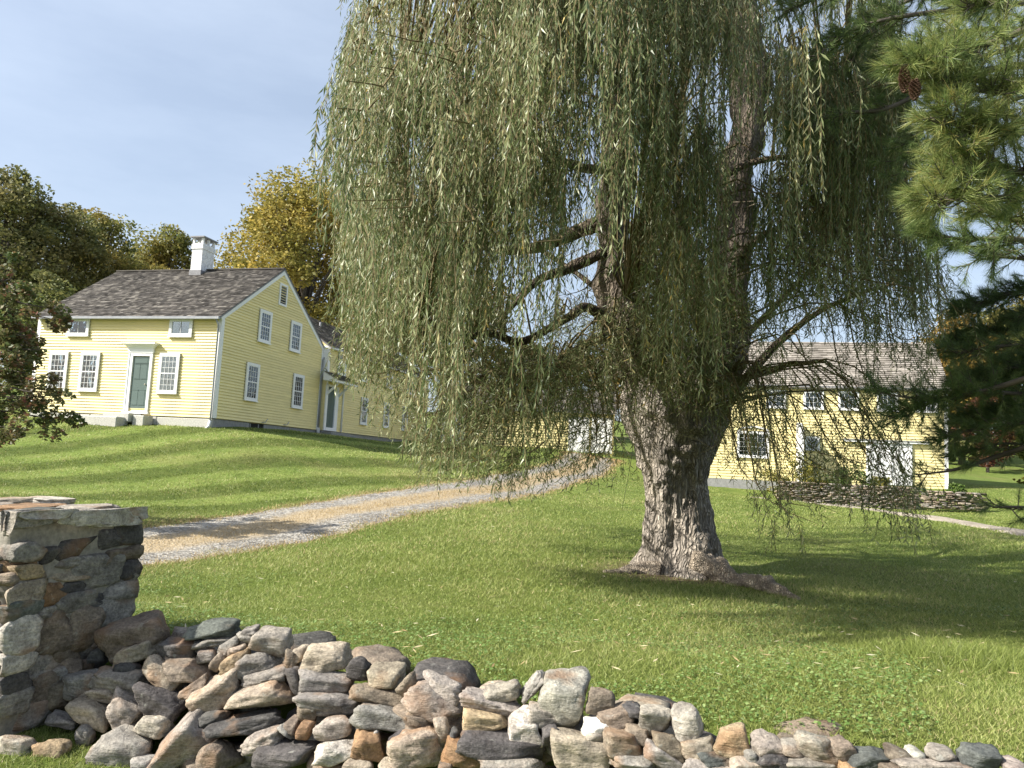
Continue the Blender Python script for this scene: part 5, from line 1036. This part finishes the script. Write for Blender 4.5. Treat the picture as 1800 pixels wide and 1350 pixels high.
for (px, py, Y, ln) in ((1590, 140, 4.15, 0.155), (1608, 157, 4.1, 0.12)):
    top = at(px, py - ln / 2 * PF / Y, Y); me_v = []; me_f = []
    for k in range(90):
        t = k / 90; r0 = 0.030 * math.sin(math.pi * (0.12 + 0.83 * t)) ** 0.8; an = k * 2.39996; d = np.array([math.cos(an), math.sin(an), 0]); sdn = np.array([-d[1], d[0], 0]); z = -t * ln
        c0 = top + np.array([0, 0, z]); n = len(me_v)
        me_v += [c0 + d * 0.004, c0 + d * r0 + sdn * 0.010 + np.array([0, 0, -0.004]), c0 + d * (r0 + 0.006) + np.array([0, 0, -0.012]), c0 + d * r0 - sdn * 0.010 + np.array([0, 0, -0.004]), c0 + d * r0 * 0.8 + np.array([0, 0, -0.016])]
        me_f += [(n, n + 1, n + 2), (n, n + 2, n + 3), (n + 1, n + 4, n + 2), (n + 2, n + 4, n + 3)]
    padd('pine_cone', mesh_np('pine_cone', np.array(me_v), np.array(me_f), M['cone']))

# ------------------------------------------------------------------ other trees and shrubs
rt = np.random.default_rng(33)
def leaf_cloud(centers, radii, n_each, size, flat=0.6):
    out = []
    for c, r in zip(centers, radii):
        n = n_each; d = rt.normal(size=(n, 3)); d /= np.linalg.norm(d, axis=1)[:, None]; q = c + d * (r * rt.uniform(0.25, 1, n) ** 0.45)[:, None] * np.array([1, 1, 0.72])
        a = rt.normal(size=(n, 3)); a[:, 2] *= flat; a /= np.linalg.norm(a, axis=1)[:, None]; b = np.cross(a, rt.normal(size=(n, 3))); b /= np.linalg.norm(b, axis=1)[:, None]; s = size * rt.uniform(0.6, 1.3, n)[:, None]
        out.append(np.stack([q - a * s, q + b * s * 0.55, q + a * s, q - b * s * 0.55], 1))
    return np.concatenate(out).reshape(-1, 3)
def make_tree(name, base, height, rx, mat, label, group=None, trunk_h=0.25, clumps=90, per=220, size=0.12, clump_r=0.13, lean=(0, 0), cat='tree', flat=0.9, low=0.15):
    base = np.array(base, float); T = empty(name, tuple(base)); tag(T, label, cat, group)
    cz = height * (0.5 + low / 2 + trunk_h * 0.25); rz = height - cz
    cs = []; rr = []
    while len(cs) < clumps:
        d = rt.normal(size=3); d /= np.linalg.norm(d); f = rt.uniform(0.35, 1) ** 0.55; p = d * f * np.array([rx, rx, rz])
        p[:2] *= 1 - 0.25 * (p[2] / rz) if p[2] > 0 else 1
        cs.append(np.array([lean[0], lean[1], cz]) + p); rr.append(height * clump_r * rt.uniform(0.4, 1.15))
    V = leaf_cloud(cs, rr, int(per * 0.82), size * 0.92); add('crown', mesh_np('crown', V, np.arange(len(V)).reshape(-1, 4), mat), T)
    items = []; tp = np.array([[0, 0, -0.4], [0.05 * rx, 0, height * 0.25], [lean[0] * 0.5, lean[1] * 0.5, height * 0.55], [lean[0], lean[1], height * 0.9]]); tpc = catmull(tp, 14)
    items.append((tpc, np.linspace(height * 0.022, height * 0.004, 14), 8))
    for c in cs[::3]:
        j = np.clip(int(14 * (c[2] / height) * 0.62), 2, 11); mid = (tpc[j] + c) / 2 + np.array([0, 0, 0.05 * height]); items.append((catmull([tpc[j], mid, c], 7), np.linspace(height * 0.008, height * 0.0015, 7), 4))
    add('trunk', tubes_mesh('trunk', items, M['tree_bark']), T); return T
G = lambda *c: c
ML = {
 'maple': leaf_mat('maple_leaf', [(0, (0.213, 0.175, 0.037)), (0.4, (0.362, 0.269, 0.056)), (0.75, (0.500, 0.362, 0.081)), (1, (0.600, 0.475, 0.138))], 0.4, 0.6, big=0.3, big_cols=[(0, (0.163, 0.169, 0.044)), (1, (0.350, 0.312, 0.081))]),
 'maple2': leaf_mat('orange_leaf', [(0, (0.237, 0.156, 0.037)), (0.6, (0.413, 0.269, 0.062)), (1, (0.550, 0.400, 0.112))], 0.4, 0.6, big=0.35, big_cols=[(0, (0.188, 0.175, 0.044)), (1, (0.375, 0.300, 0.075))]),
 'oak': leaf_mat('dark_green_leaf', [(0, (0.078, 0.111, 0.039)), (0.6, (0.163, 0.202, 0.065)), (1, (0.299, 0.305, 0.104))], 0.35, 0.6, big=0.25, big_cols=[(0, (0.143, 0.137, 0.055)), (1, (0.286, 0.240, 0.098))]),
 'green': leaf_mat('mid_green_leaf', [(0, (0.10, 0.14, 0.04)), (0.6, (0.20, 0.235, 0.065)), (1, (0.34, 0.33, 0.11))], 0.38, 0.6, big=0.3, big_cols=[(0, (0.19, 0.16, 0.045)), (1, (0.36, 0.28, 0.08))]),
 'dogwood': leaf_mat('dogwood_leaf', [(0, (0.05, 0.09, 0.026)), (0.5, (0.105, 0.155, 0.045)), (0.9, (0.18, 0.19, 0.065)), (1, (0.26, 0.12, 0.08))], 0.32, 0.5, big=0.8, big_cols=[(0, (0.10, 0.10, 0.042)), (0.75, (0.17, 0.14, 0.065)), (1, (0.28, 0.10, 0.08))]),
 'brown': leaf_mat('brown_leaf', [(0, (0.160, 0.112, 0.032)), (0.6, (0.320, 0.208, 0.048)), (1, (0.432, 0.304, 0.080))], 0.35, 0.6),
 'red': leaf_mat('red_leaf', [(0, (0.06, 0.025, 0.018)), (0.6, (0.14, 0.045, 0.03)), (1, (0.20, 0.09, 0.04))], 0.3, 0.6),
 'shrub_y': leaf_mat('yellow_shrub_leaf', [(0, (0.10, 0.11, 0.02)), (0.6, (0.22, 0.21, 0.035)), (1, (0.36, 0.30, 0.06))], 0.35, 0.5),
 'shrub_g': leaf_mat('green_shrub_leaf', [(0, (0.04, 0.08, 0.015)), (0.6, (0.09, 0.15, 0.03)), (1, (0.15, 0.20, 0.045))], 0.3, 0.45),
}
def T_(px, top, Y, rx_px, mat, label, **k):
    b = at(px, 800, Y); z = float(hgt(b[0], b[1])); top_z = at(px, top, Y)[2]; return make_tree(k.pop('name', 'autumn_tree'), (b[0], b[1], z), top_z - z, rx_px * Y / PF, mat, label, **k)
T_(505, 300, 52, 120, ML['maple'], 'tall golden maple rising behind the farmhouse gable', name='maple_tree', clumps=150, per=260, size=0.15, clump_r=0.10)
T_(440, 345, 58, 75, ML['maple'], 'smaller yellow maple just right of the white chimney', name='maple_tree', clumps=80, per=220, size=0.15, clump_r=0.11)
T_(625, 320, 60, 110, ML['maple2'], 'orange maple behind the wing, partly screened by the willow', name='maple_tree', clumps=120, per=240, size=0.16, clump_r=0.10)
T_(770, 450, 66, 110, ML['maple2'], 'orange-brown tree beyond the shed, seen through the willow', clumps=90, per=200, size=0.18, clump_r=0.11)
T_(900, 600, 70, 90, ML['green'], 'low green tree beyond the shed roof', name='green_tree', clumps=60, per=200, size=0.18)
T_(345, 455, 56, 26, ML['maple'], 'little yellow tree peeping over the ridge by the chimney', name='maple_tree', clumps=30, per=200, size=0.12)
T_(265, 398, 60, 62, ML['green'], 'round olive-green tree standing left of the chimney', name='green_tree', clumps=90, per=240, size=0.15, clump_r=0.11)
T_(150, 372, 62, 80, ML['green'], 'broad browning tree above the left end of the roof', name='green_tree', clumps=110, per=240, size=0.16, clump_r=0.10)
T_(60, 355, 56, 90, ML['oak'], 'dark green oak behind the left end of the house', name='oak_tree', clumps=130, per=240, size=0.15, clump_r=0.10)
T_(-40, 300, 52, 100, ML['oak'], 'tallest dark oak at the left edge of the picture', name='oak_tree', clumps=130, per=240, size=0.15, clump_r=0.10)
T_(40, 470, 44, 60, ML['oak'], 'shaded dark tree low behind the house corner', name='oak_tree', clumps=90, per=220, size=0.13, low=0.0, trunk_h=0.1)
T_(205, 440, 66, 60, ML['oak'], 'dark evergreen-looking tree between the olive trees', name='oak_tree', clumps=80, per=220, size=0.15)
T_(1690, 540, 60, 60, ML['brown'], 'golden brown tree just right of the barn roof', clumps=90, per=220, size=0.16)
T_(1780, 535, 66, 80, ML['green'], 'broad green tree at the right behind the pine boughs', name='green_tree', clumps=110, per=220, size=0.17)
T_(1860, 500, 70, 80, ML['maple2'], 'orange tree at the right edge beyond the lawn', clumps=80, per=200, size=0.17)
T_(1735, 690, 54, 42, ML['red'], 'red-leaved shrub beside the barn under the pine boughs', name='red_shrub', clumps=40, per=200, size=0.12, low=0.0, trunk_h=0.05, cat='shrub')
T_(1830, 700, 56, 60, ML['oak'], 'dark bushy tree on the lawn edge at far right', name='oak_tree', clumps=70, per=220, size=0.14, low=0.0, trunk_h=0.1)
T_(1690, 740, 60, 60, ML['oak'], 'dark undergrowth tree behind the barn corner', name='oak_tree', clumps=60, per=220, size=0.14, low=0.0, trunk_h=0.1)
T_(1810, 838, 44, 26, ML['shrub_y'], 'clipped yellow-green shrub on the lawn at the right edge', name='lawn_shrub', clumps=36, per=200, size=0.07, low=0.0, trunk_h=0.05, cat='shrub')
T_(1050, 610, 72, 90, ML['brown'], 'brown tree far behind the willow trunk', clumps=70, per=200, size=0.18)
T_(1200, 640, 72, 90, ML['green'], 'green tree far behind the willow trunk', name='green_tree', clumps=70, per=200, size=0.18)
T_(1330, 600, 74, 80, ML['brown'], 'bare brownish tree above the left end of the barn roof', clumps=50, per=150, size=0.16)
for px, top, Y, w, mt, lab, nm in ((1392, 792, 36.6, 46, 'shrub_y', 'yellow-green arching shrub before the white screen wall', 'garden_shrub'), (1488, 818, 36.3, 40, 'shrub_g', 'rounded green shrub between the screen wall and sliding door', 'garden_shrub'),
                             (1550, 838, 36.0, 26, 'shrub_y', 'low yellowing plant in front of the sliding door', 'garden_plant'), (1682, 850, 35.6, 18, 'shrub_g', 'low green plant on the wall at the barn corner', 'garden_plant'), (1440, 842, 36.0, 20, 'shrub_y', 'small pale plant between the two garden shrubs', 'garden_plant')):
    b = at(px, 860, Y); z = min(float(hgt(b[0], b[1])), at(px, 862, Y)[2]); tz = at(px, top, Y)[2]
    make_tree(nm, (b[0], b[1], z - 0.1), tz - z + 0.1, w * Y / PF, ML[mt], lab, 'shrubs in the barn bed', 0.05, 34, 150, 0.055, 0.2, cat='shrub', low=0.0)
# dogwood leaning in at the left edge
db = at(-150, 900, 13.0); DG = empty('dogwood_tree', (db[0], db[1], float(hgt(db[0], db[1])))); tag(DG, 'reddening dogwood with drooping branches at the left edge', 'tree')
dz = np.array(DG.location); items = []; cs = []; rr = []
trk = catmull([dz + (0, 0, -0.2), dz + (0.1, 0, 0.9), dz + (0.0, 0.1, 1.9), dz + (0.1, 0, 3.2)], 14) - dz; items.append((trk, np.linspace(0.13, 0.04, 14), 10))
SP = [((-10, 500), 13.2), ((50, 490), 13.0), ((85, 520), 12.8), ((20, 560), 12.4), ((75, 590), 12.5), ((100, 615), 12.6), ((45, 640), 12.3), ((90, 690), 12.2), ((110, 735), 12.3), ((60, 700), 12.0), ((55, 755), 12.0), ((10, 700), 12.4), ((0, 620), 12.6), ((-60, 560), 13), ((-80, 650), 12.6), ((-120, 500), 13.4), ((-180, 600), 13), ((-160, 700), 12.6),
      ((30, 520), 13.4), ((110, 540), 12.7), ((118, 560), 12.9), ((-40, 720), 12.2), ((75, 655), 12.4), ((20, 740), 12.3), ((-220, 520), 13.2), ((-300, 600), 13.2), ((-260, 700), 13), ((70, 768), 12.0), ((120, 720), 12.4), ((-20, 480), 13.4), ((40, 470), 13.3), ((15, 600), 12.9), ((55, 620), 12.8)]
for (q, Y) in SP:
    c = at(q[0] - 30, q[1], Y) - dz; j = np.clip(int(13 * (c[2] - 0.2) / 3.4), 3, 12); mid = (trk[j] + c) / 2 + np.array([0, 0, 0.35]); br = catmull([trk[j], mid, c], 14); items.append((br, np.linspace(0.03, 0.006, 14), 5))
    for t in (13, 11, 9, 12, 10):
        p = br[t] + rt.normal(size=3) * np.array([0.22, 0.22, 0.09]); cs.append(p); rr.append(rt.uniform(0.11, 0.22)); items.append((np.array([br[max(0, t - 2)], p]), np.array([0.006, 0.003]), 3))
V = leaf_cloud(cs, rr, 105, 0.042); V[:, 2] -= 0
add('crown', mesh_np('crown', V, np.arange(len(V)).reshape(-1, 4), ML['dogwood']), DG); add('trunk', tubes_mesh('trunk', items, M['tree_bark']), DG)

# ------------------------------------------------------------------ grass
rg = np.random.default_rng(3)
def blades(X, Y, h, w, tone, mat, name, label, lean=None):
    n = len(X); Z = hgt(X, Y); a = rg.uniform(0, 2 * np.pi, n); d = np.stack([np.cos(a), np.sin(a), 0 * a], -1)
    b = np.stack([X, Y, Z - 0.004], -1); ln = rg.normal(size=(n, 3)) * 0.75; ln[:, 2] = 0
    if lean is not None: ln[:, :2] += lean
    tip = b + (np.array([0, 0, 1.0]) + ln) * h[:, None]
    V = np.stack([b - d * w[:, None], b + d * w[:, None], tip], 1).reshape(-1, 3)
    o = add(name, mesh_np(name, V, np.arange(n * 3).reshape(-1, 3), mat, False, {'tone': np.repeat(tone, 3)})); tag(o, label, 'grass', None, 'stuff'); return o
NB = 640000
Yb = np.exp(rg.uniform(math.log(2.6), math.log(40), NB)); Xb = Yb * rg.uniform(-0.80, 0.80, NB)
keep = np.ones(NB, bool)
# not inside the wall, the pillar, the drive, the path or the houses
s_w = (Xb - WALL_O[0]) * WALL_T[0] + (Yb - WALL_O[1]) * WALL_T[1]; n_w = (Xb - WALL_O[0]) * 0.36 + (Yb - WALL_O[1]) * 0.93
keep &= ~((s_w > np.where(n_w < -0.25, 0.25, -0.3)) & (n_w > -0.75) & (n_w < 0.26))
pu = (Xb - PC[0]) * PA[0] + (Yb - PC[1]) * PA[1]; pv = (Xb - PC[0]) * PBk[0] + (Yb - PC[1]) * PBk[1]; keep &= ~((pu > -0.85) & (pu < 0.02) & (pv > -0.02) & (pv < 0.87))
od = line_off(DRIVE, Xb, Yb); op = line_off(PATH, Xb, Yb); wob = 0.18 * np.sin(Yb * 2.1) + 0.12 * np.sin(Yb * 5.3 + 1)
keep &= (np.abs(od) > 1.34 + wob) & (np.abs(op) > 0.5)
hl = (Xb - A0[0]) * EX[0] + (Yb - A0[1]) * EX[1]; hv = (Xb - A0[0]) * EY[0] + (Yb - A0[1]) * EY[1]; keep &= ~((hl > -8.6) & (hl < 0.2) & (hv > 0))
keep &= ((Xb - WB[0]) ** 2 + (Yb - WB[1]) ** 2) > 0.35
keep &= rg.uniform(size=NB) > 0.8 * np.exp(-(((Xb - 2.62) / 1.35) ** 2 + ((Yb - 11.7) / 1.0) ** 2) ** 2)
Xb, Yb, od = Xb[keep], Yb[keep], od[keep]
nA, nB_, nC = Noise(rg, 0.5, 20, 2), Noise(rg, 1.7, 20, 2), Noise(rg, 0.16, 12, 2)
q2 = np.stack([Xb, Yb], -1); pat = nA(q2); pat2 = nB_(q2)
tone = 0.22 + 0.05 * pat + 0.05 * pat2 + rg.normal(size=len(Xb)) * 0.03
left = od < -1.6          # mown bank left of the drive: stripes from the mower
stripe = mow(Xb, Yb); tone += np.where(left, 0.13 * np.tanh(5 * stripe), 0)
edge = np.exp(-((np.abs(od) - 1.4) / 0.4) ** 2); dry = (rg.uniform(size=len(Xb)) < 0.75 * edge) | (rg.uniform(size=len(Xb)) < 0.05 + 0.20 * np.clip(pat2 * 0.6 + pat * 0.6 - 0.3, 0, 1)); tone = np.where(dry, 0.62 + rg.uniform(-0.1, 0.1, len(Xb)), tone)
dW = np.hypot(Xb - WB[0], Yb - WB[1]); bare = np.exp(-(dW / 1.5) ** 4); tone += np.where(rg.uniform(size=len(Xb)) < bare * 0.6, 0.35, 0)
h_ = np.minimum(0.038, 0.014 + 0.0022 * Yb) * rg.uniform(0.6, 1.4, len(Xb)) * (1 + 0.25 * np.clip(pat, -1, 1)); w_ = np.maximum(0.0026, 0.00050 * Yb) * rg.uniform(0.7, 1.3, len(Xb)); h_ = np.where(Yb > 14, h_ * 1.15, h_)
lean = np.where(left, 0.35 * np.sign(stripe), 0)[:, None] * np.array([[0.62, 0.78]])
blades(Xb, Yb, h_, w_, np.clip(tone, 0, 1), M['grass'], 'lawn_grass', 'short mown green grass blades covering the lawn', lean)
# taller tufts at the right, near the wall
n = 2600; X = rg.normal(3.15, 0.3, n); Y = rg.normal(5.5, 0.3, n); blades(X, Y, rg.uniform(0.06, 0.14, n), rg.uniform(0.002, 0.004, n), np.clip(rg.normal(0.13, 0.05, n), 0, 1), M['grass'], 'tall_grass', 'taller bright green grass tufts on the right of the lawn')
# dry grass down the middle of the drive and on its edges
n = 52000; j = rg.integers(2, 118, n); T = np.gradient(DRIVE, axis=0); T /= np.linalg.norm(T, axis=1)[:, None]; off = np.where(rg.uniform(size=n) < 0.66, rg.normal(0.05, 0.34, n), np.sign(rg.uniform(-1, 1, n)) * rg.normal(1.35, 0.22, n)); f = rg.uniform(size=n)[:, None]
base = DRIVE[j] * (1 - f) + DRIVE[j + 1] * f + np.stack([T[j, 1], -T[j, 0]], 1) * off[:, None]; dY = base[:, 1]
blades(base[:, 0], base[:, 1], rg.uniform(0.03, 0.075, n), np.maximum(0.004, 0.0006 * dY), rg.uniform(0, 1, n), M['straw'], 'dry_grass', 'straw-coloured dry grass along the middle of the driveway')
# clover
n = 36000; Y = np.exp(rg.uniform(math.log(3.6), math.log(9.5), n)); X = Y * rg.uniform(-0.7, 0.75, n); ok = (nB_(np.stack([X, Y], -1) * 0.8 + 7) + 0.5 * nA(np.stack([X, Y], -1))) > 0.25
nw = (X - WALL_O[0]) * 0.36 + (Y - WALL_O[1]) * 0.93; ok &= (nw > 0.32) | (nw < -0.8); ok &= np.abs(line_off(DRIVE, X, Y)) > 2.1
X, Y = X[ok], Y[ok]; n = len(X); Z = hgt(X, Y) + rg.uniform(0.018, 0.05, n); a = rg.uniform(0, 6.28, n); tl = rg.normal(size=(n, 2)) * 0.28; s = rg.uniform(0.005, 0.0105, n)
VV = []
for k in range(6):
    t = a + k * math.pi / 3; dx, dy = np.cos(t) * s, np.sin(t) * s; VV.append(np.stack([X + dx, Y + dy, Z + dx * tl[:, 0] + dy * tl[:, 1]], -1))
V = np.stack(VV, 1).reshape(-1, 3); tag(add('clover', mesh_np('clover', V, np.arange(n * 6).reshape(-1, 6), M['clover'])), 'low clover patches growing through the near lawn', 'clover', None, 'stuff')
# fallen willow leaves
n = 750; Y = np.exp(rg.uniform(math.log(4.2), math.log(16), n)); X = Y * rg.uniform(-0.6, 0.75, n); nw = (X - WALL_O[0]) * 0.36 + (Y - WALL_O[1]) * 0.93; ok = (nw > 0.35) & (np.abs(line_off(DRIVE, X, Y)) > 1.9); X, Y = X[ok], Y[ok]; n = len(X)
Z = hgt(X, Y) + 0.055; a = rg.uniform(0, 6.28, n); L = rg.uniform(0.018, 0.045, n); d = np.stack([np.cos(a), np.sin(a), rg.normal(size=n) * 0.15], -1); s = np.stack([-np.sin(a), np.cos(a), rg.normal(size=n) * 0.3], -1); c = np.stack([X, Y, Z], -1)
V = np.stack([c - d * L[:, None], c + s * (L * 0.16)[:, None], c + d * L[:, None], c - s * (L * 0.16)[:, None]], 1).reshape(-1, 3)
tag(add('fallen_leaves', mesh_np('fallen_leaves', V, np.arange(n * 4).reshape(-1, 4), M['fallen'])), 'pale fallen willow leaves scattered on the grass', 'leaves', None, 'stuff')
